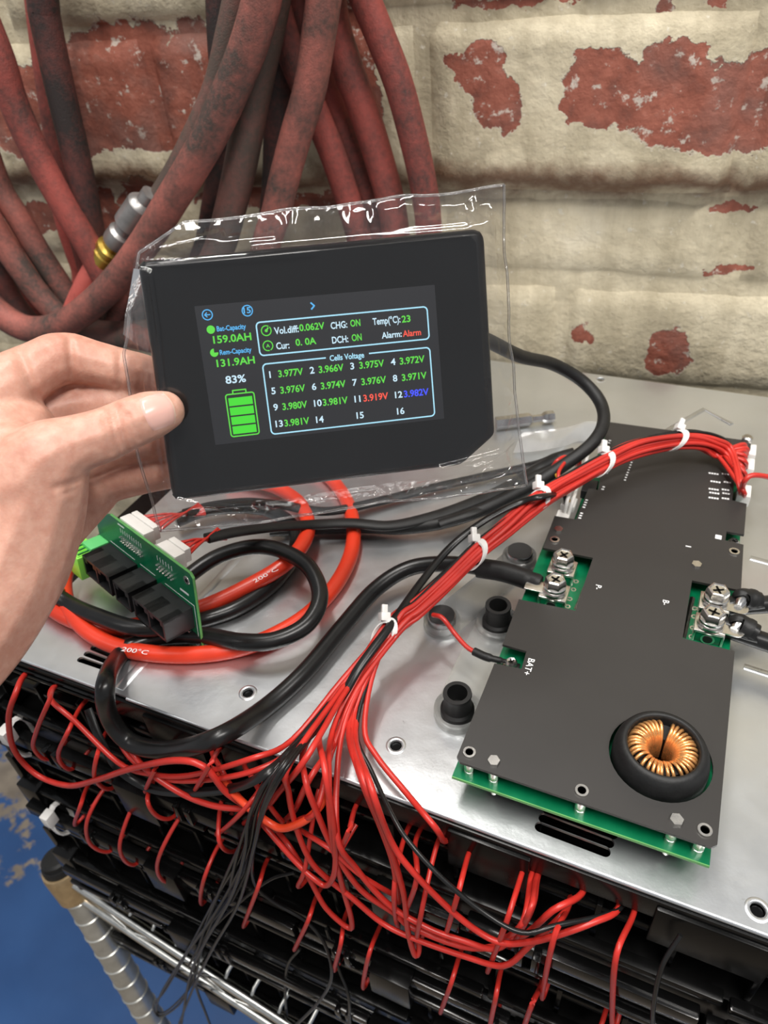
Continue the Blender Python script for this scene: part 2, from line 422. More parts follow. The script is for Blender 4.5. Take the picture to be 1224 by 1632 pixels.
def text_mesh(body, size=1., bold=0.):
    """flat lettering: verts and faces, lower left at the origin"""
    cu = bpy.data.curves.new('t', 'FONT'); cu.body = body; cu.size = size; cu.resolution_u = 3; cu.offset = bold
    o = bpy.data.objects.new('t', cu); COL.objects.link(o)
    dg = bpy.context.evaluated_depsgraph_get(); me = bpy.data.meshes.new_from_object(o.evaluated_get(dg))
    vs = [v.co.copy() for v in me.vertices]; fs = [tuple(p.vertices) for p in me.polygons]
    bpy.data.objects.remove(o); bpy.data.curves.remove(cu); bpy.data.meshes.remove(me)
    return vs, fs

#====STRUCTURE====
# ------------------------------------------------------------------ floor
MB().box((-2.2, -1.5, -1.1), (1.8, 1.0, -1.05)).build('floor', 'blue_floor', kind='structure', label='blue painted floor with a worn tan patch and an added tan front')

# ------------------------------------------------------------------ back wall: mortar bed and single bricks
def wallpt(u, z, d): return WP + WD * u + Vector((0, 0, z)) + WN * d
wall = thing('wall_back', wallpt(0, -1.05, 0), 'old brick wall in flaking cream paint over red brick', None); wall['kind'] = 'structure'
del_keys = [k for k in ('category',) if k in wall]
# ledge: courses above z=.15 stand proud
ZTOP, ZLEDGE, ZC1, ZC0 = at_w(900, 8, .014).z, at_w(900, 306, .006).z, at_w(900, 446).z, at_w(900, 606).z
def base_d(z): return .011 if z > ZLEDGE else 0.
mb = MB(); nu, nz_ = 150, 60; U0, U1, Z0, Z1 = -1.0, .75, -.35, .62
for i in range(nu + 1):
    for j in range(nz_ + 1):
        u = U0 + (U1 - U0) * i / nu; z = Z0 + (Z1 - Z0) * j / nz_
        k = noise.noise(Vector((u * 18, z * 25, 3))) * .002 + noise.noise(Vector((u * 60, z * 60, 8))) * .0012
        mb.v.append(wallpt(u, z, base_d(z) - .0022 + k))
for i in range(nu):
    for j in range(nz_):
        a = i * (nz_ + 1) + j; mb.f.append((a, a + nz_ + 1, a + nz_ + 2, a + 1)); mb.m.append(0)
mb.box((-.001, -.001, 0), (.001, .001, 0.002), Matrix.Translation(wallpt(0, -1.049, -.02)))
mb.build('mortar_bed', 'painted_brick', wall, smooth='all', fixn=False)
back = MB(); fr = Matrix((WD, -WN, Vector((0, 0, 1)))).transposed().to_4x4(); fr.translation = WP
back.box((U0, .012, -1.05), (U1, .12, .62), fr).build('backing', 'painted_brick', wall)
def brick(u0, u1, z0, z1, proud, seed):
    nx = max(4, int((u1 - u0) / .016)); ny = max(4, int((z1 - z0) / .013)); r = .008
    mb = MB(); d0 = base_d((z0 + z1) / 2)
    for i in range(nx + 1):
        for j in range(ny + 1):
            fu = i / nx; fz = j / ny
            # tighten the grid near the borders so that the arris is rounded
            fu = fu - .5; fu = .5 + math.copysign(.5 * (abs(fu) * 2) ** .72, fu); fz = fz - .5; fz = .5 + math.copysign(.5 * (abs(fz) * 2) ** .72, fz)
            u = u0 + (u1 - u0) * fu; z = z0 + (z1 - z0) * fz
            e = min(u - u0, u1 - u, z - z0, z1 - z)
            h = proud * (1 - .55 * max(0, 1 - e / r) ** 2) if e < r else proud
            nn = noise.noise(Vector((u * 22 + seed, z * 30, 1))) * .0022 + noise.noise(Vector((u * 75, z * 75, seed))) * .0012
            wob = noise.noise(Vector((u * 9, z * 9, seed + 5))) * .002
            edge = (i in (0, nx)) or (j in (0, ny))
            mb.v.append(wallpt(u, z + wob, d0 + (-.006 if edge else h - .001 + nn)))
    for i in range(nx):
        for j in range(ny):
            a = i * (ny + 1) + j; mb.f.append((a, a + ny + 1, a + ny + 2, a + 1)); mb.m.append(0)
    mb.build('brick', 'painted_brick', wall, smooth='all', fixn=False)
sd = 0
HB = ZC1 - ZC0
for z0, z1, off, L, pr in ((ZC0 - 2 * HB, ZC0 - HB - .005, .02, .225, .003), (ZC0 - HB, ZC0 - .005, .1, .225, .003), (ZC0, ZC1 - .0035, -.02, .225, .0028), (ZC1, ZLEDGE - .003, .11, .225, .0028),
                           (ZLEDGE + .001, ZTOP - .004, -.137, .236, .006), (ZTOP, ZTOP + .075, -.03, .236, .006), (ZTOP + .08, ZTOP + .155, -.137, .236, .006)):
    k0 = int((U0 - off) / L) - 1
    for k in range(k0, k0 + 11):
        a = off + k * L + .002; b = off + (k + 1) * L - .002
        if b < -.85 or a > .5: continue
        sd += 1; brick(a, b, z0, z1, pr + random.uniform(-.0015, .0015), sd * 3.1)

# ------------------------------------------------------------------ steel cover plate
PX0, PX1, PY0, PY1 = -.335, .40, .1585, .583
holes = []
def slot(a, b, wpx):
    p, q = at_z(*a, 0), at_z(*b, 0); holes.append(obround(p, q, wpx))
for i in range(5): slot((128 + i * 10.5, 1051 - i * 9.2), (172 + i * 9, 1066 - i * 8.4), .0018)
for i in range(3): slot((861 + i * 6, 1318 - i * 14), (964 + i * 6, 1357 - i * 14), .0024)
screw_px = [(395, 1104), (631, 1188), (1208, 1450), (957, 605)]
for p in screw_px: c = at_z(*p, 0); holes.append(circ(c.x, c.y, .0030, 16))
plate = thing('steel_plate', (0, (PY0 + PY1) / 2, -.0015), 'galvanised steel cover plate with vent slots under the circuit boards', 'metal plate')
MB().slab([[(PX0, PY0), (PX1, PY0), (PX1, PY1), (PX0, PY1)]] + holes, -.0015, 0).build('sheet', 'steel_plate', plate, smooth=30)
# rolled front lip, with a step between the left part and the rest
lip = MB()
xs0, xs1 = at_z(163, 1093, 0).x, at_z(203, 1109, 0).x
for a, b in ((PX0, xs0), (xs1, PX1)):
    pts = [Vector((a, PY0, -.0013)), Vector((b, PY0, -.0013))]
    lip.tube(pts, .0013, 12)
lip.build('rolled_lip', 'steel_plate', plate, smooth=True)
bead = MB(); q0 = at_z(190, 1098, 0); q1 = q0 + Vector((0.004, .13, 0))
bead.tube([q0, q1], .0030, 10, flat=.15, up=Vector((0, 0, 1))).build('embossed_bead', 'steel_plate', plate, smooth=True)
for pts in ([(1060, 688), (1122, 652), (1166, 676)], [(1196, 889), (1226, 897)], [(1186, 1062), (1226, 1075)]):
    pp = [at_z(a, b, .0002) for a, b in pts]
    MB().tube(pp, .0022, 10, flat=.28, up=Vector((0, 0, 1))).build('embossed_bead', 'steel_plate_bead', plate, smooth=True)
for i, p in enumerate(screw_px):
    c = at_z(*p, 0)
    mb = MB().lathe([(.0029, -.0012), (.0031, .0001), (.0036, .0004), (.0044, .0003), (.005, 0)], Matrix.Translation(c), 24)
    mb.f = mb.f[:-2]; mb.m = mb.m[:-2]
    o = mb.build('dimpled_rim', 'steel_plate', plate, smooth=True, fixn=False)
    MB().lathe([(0, -.002), (.0024, -.002), (.0024, -.0035), (.0034, -.0035), (.0034, -.006), (0, -.006)], Matrix.Translation(c), 12).build('screw', 'black_plastic', plate, smooth=True)
#====MODULES====
# ------------------------------------------------------------------ battery modules below the plate
MX0, MX1 = -.372, .36
def rot_box(mb, lo, hi, bev=.0006): mb.box(lo, hi, None, bev)
flange = thing('pack_frame', (0, .37, -.02), 'glossy black frame rail under the steel plate edge', 'frame')
mb = MB(); mb.box((-.352, .1562, -.0085), (xs0, .1592, -.0026), None, .0006); mb.box((xs0, .1562, -.0168), (MX1, .1592, -.0026), None, .0006); mb.build('rail', 'black_flange', flange, smooth=30)
mb = MB(); mb.box((-.352, .1540, -.0112), (xs0, .1590, -.0088), None, .0008); mb.tube([Vector((-.35, .1555, -.0068)), Vector((xs0, .1555, -.0068))], .0009, 8); mb.build('bright_edge', 'black_gloss', flange, smooth=30)
mb = MB(); mb.box((-.33, .18, -.013), (MX1, .575, -.0018)); mb.build('under_pan', 'black_plastic', flange)
for a, b, dep in ((-.232, -.196, .018), (-.183, -.16, .012), (-.06, -.022, .022), (.03, .075, .02), (.10, .14, .016)):
    mb = MB(); mb.box((a, .1545, -.015 - dep), (b, .1585, -.006), None, .001); mb.build('hanging_tab', 'black_plastic', flange, smooth=30)

mod_labels = ['black ribbed battery module right under the steel plate edge', 'black ribbed battery module second below the steel plate',
              'black ribbed battery module resting on the chrome wire shelf', 'black ribbed battery module under the chrome shelf rail']
MODS = []
TOPS = (-.02, -.118, -.216, -.365)
rnd = random.Random(5)
for ti, zt in enumerate(TOPS):
    H = .094; yf = .153 - .004 * ti if ti < 3 else .150
    x0 = MX0 - (.004, .012, .02, .03)[ti]; x1 = MX1
    t = thing('battery_module', ((x0 + x1) / 2, .36, zt - H), mod_labels[ti], 'battery module', 'battery modules stacked under the plate')
    MODS.append((t, yf, zt))
    mb = MB(); mb.box((x0, yf + .03, zt - H), (x1, .572, zt), None, .002); mb.build('body', 'black_plastic', t, smooth=30)
    # long rails of the bus bar cover
    for ry, rz, w_, h_, nm in ((-.004, -.036, .006, .006, 'upper_rail'), (-.010, -.052, .007, .011, 'bus_bar_cover'), (-.010, -.070, .006, .005, 'lower_rail'), (.006, -.016, .006, .006, 'top_rail'), (.004, -.087, .006, .006, 'bottom_rail')):
        cuts = [x0 + .004]
        while cuts[-1] < x1 - .06: cuts.append(cuts[-1] + rnd.uniform(.085, .17))
        cuts[-1] = x1
        for a, b in zip(cuts, cuts[1:]):
            mb = MB(); dy = rnd.uniform(-.0015, .0015)
            mb.box((a + .0012, yf + ry + dy, zt + rz - h_ / 2), (b - .0012, yf + ry + w_ + dy, zt + rz + h_ / 2), None, .0012)
            mb.build(nm, 'black_gloss' if rnd.random() < .6 else 'black_plastic', t, smooth=30)
    # web between rails
    mb = MB(); mb.box((x0 + .003, yf + .002, zt - .066), (x1, yf + .03, zt - .042), None, .001); mb.build('channel', 'black_plastic', t, smooth=30)
    # ribs and clips
    x = x0 + .012; k = 0
    while x < x1 - .02:
        mb = MB(); mb.box((x, yf - .001, zt - .088), (x + .0026, yf + .032, zt - .068), None, .0005); mb.build('rib', 'black_plastic', t, smooth=30)
        mb = MB(); mb.box((x + .009, yf + .004, zt - .040), (x + .0116, yf + .032, zt - .006), None, .0005); mb.build('rib', 'black_plastic', t, smooth=30)
        if k % 3 == 1:
            cx = x + .012
            mb = MB(); mb.box((cx, yf - .013, zt - .060), (cx + .004, yf - .006, zt - .046), None, .0008)
            mb.box((cx + .008, yf - .013, zt - .060), (cx + .012, yf - .006, zt - .046), None, .0008)
            mb.build('clip', 'black_gloss', t, smooth=30)
        if k % 5 == 3:
            mb = MB(); mb.box((x + .004, yf - .015, zt - .076), (x + .03, yf - .004, zt - .044), None, .0012)
            mb.build('latch_block', 'black_plastic', t, smooth=30)
        x += .033; k += 1
    # end bracket on the left
    mb = MB(); mb.box((x0 - .001, yf - .006, zt - .074), (x0 + .018, yf + .03, zt - .03), None, .0015)
    mb.box((x0 - .004, yf, zt - .09), (x0 + .003, yf + .2, zt - .004), None, .001)
    mb.tube([Vector((x0 + .006, yf - .004, zt - .088)), Vector((x0 + .006, yf - .004, zt - .074))], .0032, 10)
    mb.build('end_bracket', 'black_gloss', t, smooth=30)
    if ti < 2:
        c = Vector((x0 + .034, yf - .012, zt - .052))
        mb = MB(); ring = [c + Vector((0, math.cos(a) * .008 + .005, math.sin(a) * .017)) for a in [i * .4 for i in range(17)]]
        mb.tube(ring, .0024, 6, flat=.5); mb.box((c.x - .003, c.y - .006, c.z + .006), (c.x + .004, c.y + .002, c.z + .018), None, .001)
        mb.build('cable_tie', 'tie_nylon', t, smooth=30)
# short red sense leads looped over the rails: each belongs to the module it sticks out of
LOOPS = [
    (0, [(90, 1093), (78, 1118), (59, 1163), (54, 1193), (78, 1210)]), (0, [(132, 1122), (108, 1167), (93, 1206), (114, 1226)]),
    (0, [(172, 1163), (155, 1203), (152, 1242), (177, 1257)]), (0, [(251, 1237), (235, 1273), (250, 1300), (276, 1302)]),
    (1, [(143, 1248), (128, 1285), (120, 1315)]), (1, [(167, 1256), (139, 1308), (144, 1345), (175, 1357)]), (1, [(218, 1273), (192, 1339), (197, 1369), (217, 1377)]),
    (1, [(291, 1296), (258, 1354), (251, 1389), (268, 1405)]), (1, [(349, 1346), (324, 1405), (322, 1441)]), (0, [(357, 1260), (349, 1339), (376, 1356)]),
    (1, [(426, 1370), (410, 1418), (388, 1477)]), (1, [(506, 1425), (490, 1470), (469, 1514)]), (1, [(551, 1458), (543, 1505), (533, 1547)]),
    (1, [(604, 1480), (587, 1525), (579, 1575)]), (0, [(567, 1285), (556, 1325), (540, 1360)]), (0, [(507, 1262), (487, 1380), (475, 1412), (488, 1402)]),
    (0, [(644, 1336), (628, 1420), (637, 1482)]), (0, [(662, 1342), (664, 1402), (643, 1462)]), (0, [(694, 1354), (671, 1458), (664, 1510)]),
    (0, [(748, 1357), (729, 1428), (708, 1502)]), (0, [(833, 1388), (807, 1470), (777, 1549)]), (0, [(847, 1393), (833, 1470), (798, 1494)]), (0, [(856, 1396), (845, 1450), (820, 1500)]),
    (1, [(735, 1515), (718, 1570), (702, 1614)]), (1, [(800, 1540), (790, 1590), (781, 1640)]), (0, [(906, 1444), (882, 1497), (864, 1591)]),
    (1, [(863, 1568), (848, 1600), (834, 1640)]), (0, [(1010, 1456), (983, 1520), (976, 1600), (978, 1645)]), (0, [(965, 1613), (955, 1645)]),
    (0, [(260, 1202), (246, 1228), (232, 1262)]), (0, [(352, 1192), (334, 1220), (310, 1262)]), (0, [(437, 1226), (390, 1290), (345, 1330)])]
WR = .00125
for ti, pts in LOOPS:
    t, yf, zt = MODS[ti]; n = len(pts)
    P = []
    for i, (a, b) in enumerate(pts):
        f_ = i / (n - 1); out = .012 + .010 * math.sin(math.pi * min(1, f_ * 1.05))
        P.append(at_y(a, b, YEND if i == 0 and ti == 0 else (yf - .004 if i == 0 else yf - out)))
    P.insert(0, Vector((P[0].x, .171, min(P[0].z - .004, -.0215))) if ti == 0 else P[0] + Vector((0, .018, -.006)))
    P.append(P[-1] + Vector((.002, .016, .001)))
    MB().tube(spline(P, 6), WR, 7).build('sense_lead', 'wire_red', t, smooth=True)
#====SHELF====
# ------------------------------------------------------------------ chrome wire shelf
SZ = -.335
pc = at_z(92, 1372, -.318)
shelf = thing('wire_shelf', (pc.x, pc.y, -1.05), 'chrome wire shelf with ringed corner post carrying the battery modules', 'shelf')
topv = Vector((pc.x, pc.y, -.318)); dn = (at_z(228, 1632, -.50) - topv).normalized()
dn = Vector((dn.x * .5, dn.y * .5, dn.z)).normalized()
ax = frame(topv, -dn)
prof = [(.0125, -.75)]
z = -.735
prof2 = []
while z < -.03: prof2 += [(.0125, z - .0015), (.0134, z - .0006), (.0134, z + .0006), (.0125, z + .0015)]; z += .0254
MB().lathe([(0, -.75)] + prof + prof2 + [(.0125, -.008), (0, -.008)], ax, 28).build('post', 'post_chrome', shelf, smooth=30)
MB().lathe([(.0125, -.012), (.0150, -.011), (.0155, -.004), (.0150, -.001), (.0135, -.001), (.013, .0015), (.0135, .004), (.0115, .0062), (0, .0068)], ax, 28).build('cap', 'black_rubber', shelf, smooth=30)
MB().lathe([(.0130, -.046), (.0158, -.044), (.0178, -.012), (.0172, -.008), (.0150, -.0075)], ax, 28).build('collar', 'collar_tan_reflection', shelf, smooth=30)
ra = at_z(112, 1404, SZ); rb = at_z(440, 1619, SZ); rd = (rb - ra).normalized(); rend = ra + rd * .75
lowo = Vector((0, -.002, -.026))
MB().tube([ra - rd * .01, rend], .0043, 12).build('front_rail', 'chrome', shelf, smooth=True)
MB().tube([ra - rd * .01 + lowo, rend + lowo], .0043, 12).build('front_rail', 'chrome', shelf, smooth=True)
mb = MB(); zz = []; k = 0; s = .012
while s < .72: zz.append(ra + rd * s + (lowo if k % 2 else Vector())); s += .055; k += 1
mb.tube(zz, .0019, 8).build('truss_wire', 'chrome', shelf, smooth=True)
sdir = Vector((-rd.y, rd.x, 0))
if sdir.y < 0: sdir = -sdir
s = .02
mb0 = None
while s < .72:
    p = ra + rd * s + Vector((0, 0, .0035))
    MB().tube([p + Vector((0, 0, -.003)), p + sdir * .006 + Vector((0, 0, .003)), p + sdir * .43 + Vector((0, 0, .003))], .0017, 7).build('deck_wire', 'chrome', shelf, smooth=True); s += .026
for q in (.03, .22, .41):
    MB().tube([ra + sdir * q - rd * .01, rend + sdir * q], .003, 8).build('cross_rail', 'chrome', shelf, smooth=True)
MB().tube([ra - rd * .01, ra - rd * .01 + sdir * .43], .0036, 10).build('side_rail', 'chrome', shelf, smooth=True)
MB().tube([ra - rd * .01 + lowo, ra - rd * .01 + sdir * .43 + lowo], .0036, 10).build('side_rail', 'chrome', shelf, smooth=True)
# hose strands -------------------------------------------------------
#====HOSES====
def hose(pts, d, r, mat, label, extra=None):
    P = [at_w(a, b, d if not isinstance(d, (list, tuple)) else d[i]) for i, (a, b) in enumerate(pts)]
    dd = d if not isinstance(d, (list, tuple)) else d[0]
    if pts[0][1] < 0:       # goes on up the wall to where it hangs
        k = (P[0] - P[1]).normalized(); P = [P[0] + k * .34 + Vector((0, 0, .02)), P[0] + k * .16] + P
    if pts[-1][0] > 285:    # turns under into the loop
        e = P[-1]; u0 = (e - WP).dot(WD); zb = r + .014
        P += [wallpt(u, z, dd) for u, z in ((u0 - .012, zb + .03), (u0 - .045, zb + .008), (u0 - .1, zb), (min(u0 - .15, -.33), zb + .006))]
    S = spline(P, 8)
    return MB().tube(S, r, 16).build('rubber_hose', mat, smooth=True, label=label, cat='hose', group='rubber hoses hanging on the brick wall')
hose([(425, -40), (415, 10), (388, 95), (335, 215), (278, 312), (222, 400), (165, 468), (105, 514), (50, 525), (0, 500), (-60, 440)], .11, .0125, 'hose_rust', 'thick rust red hose sweeping in a big curve in front of all the others')
hose([(65, -30), (72, 30), (98, 150), (124, 260), (146, 370), (156, 440), (150, 500)], .072, .0115, 'hose_dark', 'almost black hose at far left running down to the brass fitting')
hose([(58, -30), (68, 60), (84, 180), (104, 290), (130, 385), (150, 460)], .04, .0105, 'hose_red', 'dark red hose half hidden behind the almost black one at left')
hose([(-30, 20), (0, 95), (22, 165), (58, 245), (98, 320), (138, 388), (165, 440)], .088, .0115, 'hose_red', 'red hose slanting from left frame edge down to the brass fitting')
hose([(-30, 220), (0, 300), (28, 345), (64, 405), (100, 460), (130, 505)], .07, .011, 'hose_rust', 'rust coloured hose at left edge, topmost of the slanting group')
hose([(-30, 320), (0, 380), (32, 428), (68, 476), (110, 520)], .09, .011, 'hose_rust', 'dusty rust hose just above the lowest dark hoses at left edge')
hose([(-30, 380), (0, 440), (19, 478), (44, 512), (80, 545)], .075, .011, 'hose_dark', 'dark hose lowest at left edge above the fingers')
hose([(-5, 370), (13, 419), (36, 466), (58, 512), (75, 550)], .045, .0095, 'hose_red', 'thin dark red hose behind the lowest hoses at left')
hose([(88, 300), (104, 365), (117, 405), (127, 440), (124, 500)], .03, .0075, 'hose_bright', 'slim bright red hose running behind the brass fitting hose')
hose([(265, 430), (205, 472), (160, 535), (120, 600)], .05, .012, 'hose_rust', 'short hose piece showing beneath the big front curve')
hose([(349, -30), (352, 60), (357, 160), (352, 250), (340, 330), (325, 400), (290, 470)], .045, .0105, 'hose_dark', 'dark vertical hose crossing behind the big rust curve')
hose([(385, -30), (366, 55), (345, 140), (312, 215), (275, 285), (232, 350)], .075, .010, 'hose_grey', 'greyish hose hugging the left side of the big rust curve')
hose([(438, -30), (428, 30), (416, 90), (401, 165), (386, 250), (368, 330), (348, 400), (310, 470)], .085, .0125, 'hose_grey', 'dusty grey brown hose right of the big rust curve')
hose([(430, -30), (436, 50), (443, 140), (442, 230), (437, 320), (425, 400)], .04, .0115, 'hose_dark', 'near black hose between the grey brown and crossing hoses')
hose([(430, -30), (452, 50), (474, 112), (503, 180), (530, 245), (552, 310), (572, 380), (580, 450)], .055, .0105, 'hose_red', 'red hose slanting right, leftmost of the right-hand fan')
hose([(520, -30), (510, 40), (494, 140), (472, 215), (453, 285), (440, 340), (420, 410)], .095, .0115, 'hose_rust', 'dark rust hose slanting left across the red fan')
hose([(468, -30), (492, 55), (520, 140), (546, 210), (576, 290), (606, 370), (615, 440)], .035, .0115, 'hose_red', 'dull red hose in the middle of the right-hand fan')
hose([(520, -30), (534, 45), (555, 112), (578, 172), (603, 250), (626, 340), (632, 420)], .05, .0115, 'hose_red', 'bright dusty red hose, second from right in the fan')
hose([(566, -40), (605, 55), (634, 130), (656, 210), (674, 290), (683, 360), (680, 430)], .06, .0105, 'hose_red', 'rightmost single red hose beside the bare cream wall')
# hose end with brass ferrule and steel coupler
A = at_w(112, 520, .085); B = at_w(157, 424, .085); Cc = at_w(183, 388, .085); D = at_w(206, 356, .085); Eo = at_w(240, 308, .085)
t = thing('air_hose_end', A, 'red hose end with brass ferrule and grey steel quick coupler', 'hose fitting')
MB().tube(spline([at_w(100, 590, .085), A, at_w(138, 458, .085), B]), .0115, 16).build('hose', 'hose_bright', t, smooth=True)
L1 = (Cc - B).length
MB().lathe([(0, 0), (.0118, 0), (.0125, .001), (.0125, L1 * .55), (.0112, L1 * .6), (.0125, L1 * .66), (.0125, L1 * .8), (.009, L1 * .86), (.009, L1 + .004), (0, L1 + .004)], frame(B, Cc - B), 18).build('brass_ferrule', 'brass', t, smooth=30)
L2 = (Eo - Cc).length
MB().lathe([(0, 0), (.0105, 0), (.0115, .002), (.0115, L2 * .22), (.0088, L2 * .26), (.0088, L2 * .34), (.0125, L2 * .4), (.0125, L2 * .78), (.0105, L2 * .82), (.0072, L2 * .85), (.0072, L2), (0, L2)], frame(Cc, Eo - Cc), 18).build('steel_coupler', 'grey_coupler', t, smooth=30)
#====BMS====
ZC, ZT = .0235, .025
bms = thing('battery_management_board', (-.008, .32, 0), 'long battery management board under a matte black cover plate', 'circuit board')
def cz(px, py, z=ZT): p = at_z(px, py, z); return (p.x, p.y)
XL, XR, YF, YB = -.0613, .0453, .1708, .4715
cover_px = [(788, 1057), (831, 1066), (839, 1038), (801, 1027), (827, 955), (917, 973), (945, 889), (865, 873), (884, 822), (918, 828), (938, 778), (953, 781), (957, 757), (967, 672),
            (1197, 703), (1196, 716), (1176, 713), (1167, 797), (1190, 803), (1186, 852), (1158, 847), (1156, 861), (1185, 868), (1181, 941), (1103, 925), (1088, 1017), (1171, 1038)]
outl = [(XL + .002, YF), (XL, YF + .002)] + [cz(*p) for p in cover_px] + [(XR, YF + .002), (XR - .002, YF)]
tc = at_z(1052, 1206, ZT)
MB().slab([outl[::-1], circ(tc.x, tc.y, .0213, 40)], ZC, ZT).build('cover_plate', 'cover_black', bms)
# circuit board and heat sink
px0, px1 = XL - .0008, XR - .0006
MB().slab([[(px0, YF - .0022), (px1, YF - .0022), (px1, YB - .003), (px0 + .012, YB - .003), (px0 + .012, .355), (px0, .352)]], .0140, .0156).build('printed_circuit', 'pcb_green', bms)
mb = MB(); mb.box((px0, YF - .0026, .0140), (px1, YF - .0022, .0156)); mb.build('board_edge', 'pcb_edge', bms)
hs = MB(); hs.box((XL + .012, YF + .0065, .0005), (XR - .010, YB - .01, .0075), None, .0006)
hs.build('heat_sink', 'black_plastic', bms, smooth=30)
for a, b in ((XL + .0135, XL + .05), (XL + .06, XR - .014)):
    MB().box((a, YF + .0045, .004), (b, YF + .018, .0140), None, .0005).build('component_block', 'black_plastic', bms, smooth=30)
def hexnut(c, r, h, name='hex_nut', mat='tin'):
    MB().slab([circ(c.x, c.y, r, 6, .3)], c.z, c.z + h).build(name, mat, bms)
for p in ((787, 1214), (1078, 1308), (1110, 901), (890, 845)): hexnut(at_z(*p, ZT), .0027, .0014)
for p in ((748, 1200), (927, 1261), (1123, 1324), (884, 861), (1170, 880)):
    c = at_z(*p, ZT)
    mb = MB().lathe([(.0016, .0002), (.0018, .0009), (.0028, .0009), (.0030, .0)], Matrix.Translation(c), 18); mb.f = mb.f[:-2]; mb.m = mb.m[:-2]
    mb.lathe([(.0, .0001), (.0017, .0001)], Matrix.Translation(c), 18)
    o = mb.build('eyelet', ['tin'], bms, smooth=30, fixn=False)
for p in ((748, 1222), (787, 1236), (925, 1284), (1070, 1330), (1114, 1346)):
    c = at_z(*p, .0195); c = Vector((c.x, max(c.y, YF + .0022), 0))
    MB().lathe([(.0024, .0156), (.0024, .0178), (.0019, .018), (.0024, .0185), (.0024, ZC), ], Matrix.Translation(c), 12).build('standoff', 'tin', bms, smooth=30)
for p in ((785, 1262), (1062, 1362)):
    c = at_z(*p, .008); MB().lathe([(.0014, .004), (.0014, .0140)], Matrix.Translation(Vector((c.x, YF + .0035, 0))), 10).build('standoff', 'tin', bms, smooth=30)
# toroid choke in the round opening
MB().lathe([(.0142, .016), (.0144, .0325), (.0149, .0340), (.0160, .0343), (.0178, .0330), (.0192, .0300), (.0199, .0262), (.0200, .0235), (.0198, .016)], Matrix.Translation((tc.x, tc.y, 0)), 48).build('choke_sleeve', 'black_sleeve', bms, smooth='all')
mb = MB(); nw_ = 40
for i in range(nw_):
    if i in (9, 10, 25, 33): continue
    a = 2 * math.pi * i / nw_ + random.uniform(-.03, .03); ca, sa = math.cos(a), math.sin(a); a2 = a + .12
    pr = [(.0056, .016), (.0052, .022), (.0056, .0282), (.0074, .0318), (.0100, .0332), (.0124, .0326), (.0138, .0308), (.0143, .028)]
    pts = []
    for j, (r_, z_) in enumerate(pr):
        aa = a + .16 * j / len(pr); pts.append(Vector((tc.x + r_ * math.cos(aa), tc.y + r_ * math.sin(aa), z_ + random.uniform(-.0002, .0002))))
    mb.tube(spline(pts, 3), .00078, 6)
mb.build('copper_winding', 'copper', bms, smooth='all', kind='stuff')
MB().lathe([(.0064, .016), (.0064, .0288), (.0085, .0308), (.0125, .0308), (.0128, .016)], Matrix.Translation((tc.x, tc.y, 0)), 36).build('choke_core', 'black_rubber', bms, smooth=30)
# bolted terminals
def terminal(px, py, flip):
    c = at_z(px, py, .0335); x, y = c.x, c.y; zb = .0156; zl = .0236; hw, hd_ = .0074, .0066
    blk = MB()
    blk.box((x - hw, y - hd_, zl - .0014), (x + hw, y + hd_, zl), None, .0006)
    blk.box((x - hw, y - hd_, zb), (x - hw + .0013, y + hd_, zl - .0008), None, .0004); blk.box((x + hw - .0013, y - hd_, zb), (x + hw, y + hd_, zl - .0008), None, .0004)
    blk.build('terminal_lug', 'tin', bms, smooth=30)
    MB().box((x - hw + .0014, y - hd_ + .0006, zb), (x + hw - .0014, y + hd_ - .0006, zl - .0016), None, .0004).build('lug_nut', 'pcb_green', bms, smooth=30)
    zc = (zb + zl) / 2 - .0006
    MB().lathe([(0, 0), (.0034, 0), (.0034, .0006), (0, .0006)], frame((x, y - hd_ + .0004, zc), (0, -1, 0)), 16).build('nut_bore', 'tin', bms, smooth=30)
    MB().lathe([(0, 0), (.0024, 0), (.0024, .0004), (0, .0004)], frame((x, y - hd_ - .0001, zc), (0, -1, 0)), 16).build('nut_bore', 'black_rubber', bms, smooth=30)
    T = Matrix.Translation((x, y, 0)); w0 = zl + .0008
    MB().lathe([(0, w0), (.0068, w0), (.0068, w0 + .0012), (0, w0 + .0012)], T, 28).build('washer', 'tin', bms, smooth=30)
    MB().lathe([(0, w0 + .0012), (.0057, w0 + .0012), (.006, w0 + .002), (.0057, w0 + .0029), (0, w0 + .0029)], T, 28).build('spring_washer', 'steel', bms, smooth=30)
    b0 = w0 + .0029
    ho = MB().lathe([(.0058, b0), (.0058, b0 + .0044), (.0053, b0 + .0056), (.0044, b0 + .0060), (.0040, b0 + .0053), (0, b0 + .0050)], T, 6).build('bolt', 'tin', bms, smooth=20)
    MB().lathe([(.0062, b0 - .0001), (.0062, b0 + .0008), (.0058, b0 + .0012)], T, 24).build('bolt_flange', 'tin', ho, smooth=30)
    cr = MB(); rz = Matrix.Translation((x, y, b0 + .0052)) @ Matrix.Rotation(.5 + px * .1, 4, 'Z')
    cr.box((-.0028, -.0005, -.0004), (.0028, .0005, .0002), rz); cr.box((-.0005, -.0028, -.0004), (.0005, .0028, .0002), rz)
    cr.build('cross_slot', 'black_plastic', ho)
    return Vector((x, y, 0))
t1 = terminal(899, 882, 1); t2 = terminal(886, 921, 1); t3 = terminal(1146, 938, -1); t4 = terminal(1139, 973, -1)
for (a, b, c_, d) in ((944, 895, 918, 972), (1104, 938, 1089, 1017)):
    p = at_z(a, b + 14, .0157); q = at_z(c_, d, .0157); dd = (q - p).normalized()
    MB().tube([p, q], .0013, 4, flat=.5, up=Vector((0, 0, 1))).build('solder_strip', 'tin', bms)
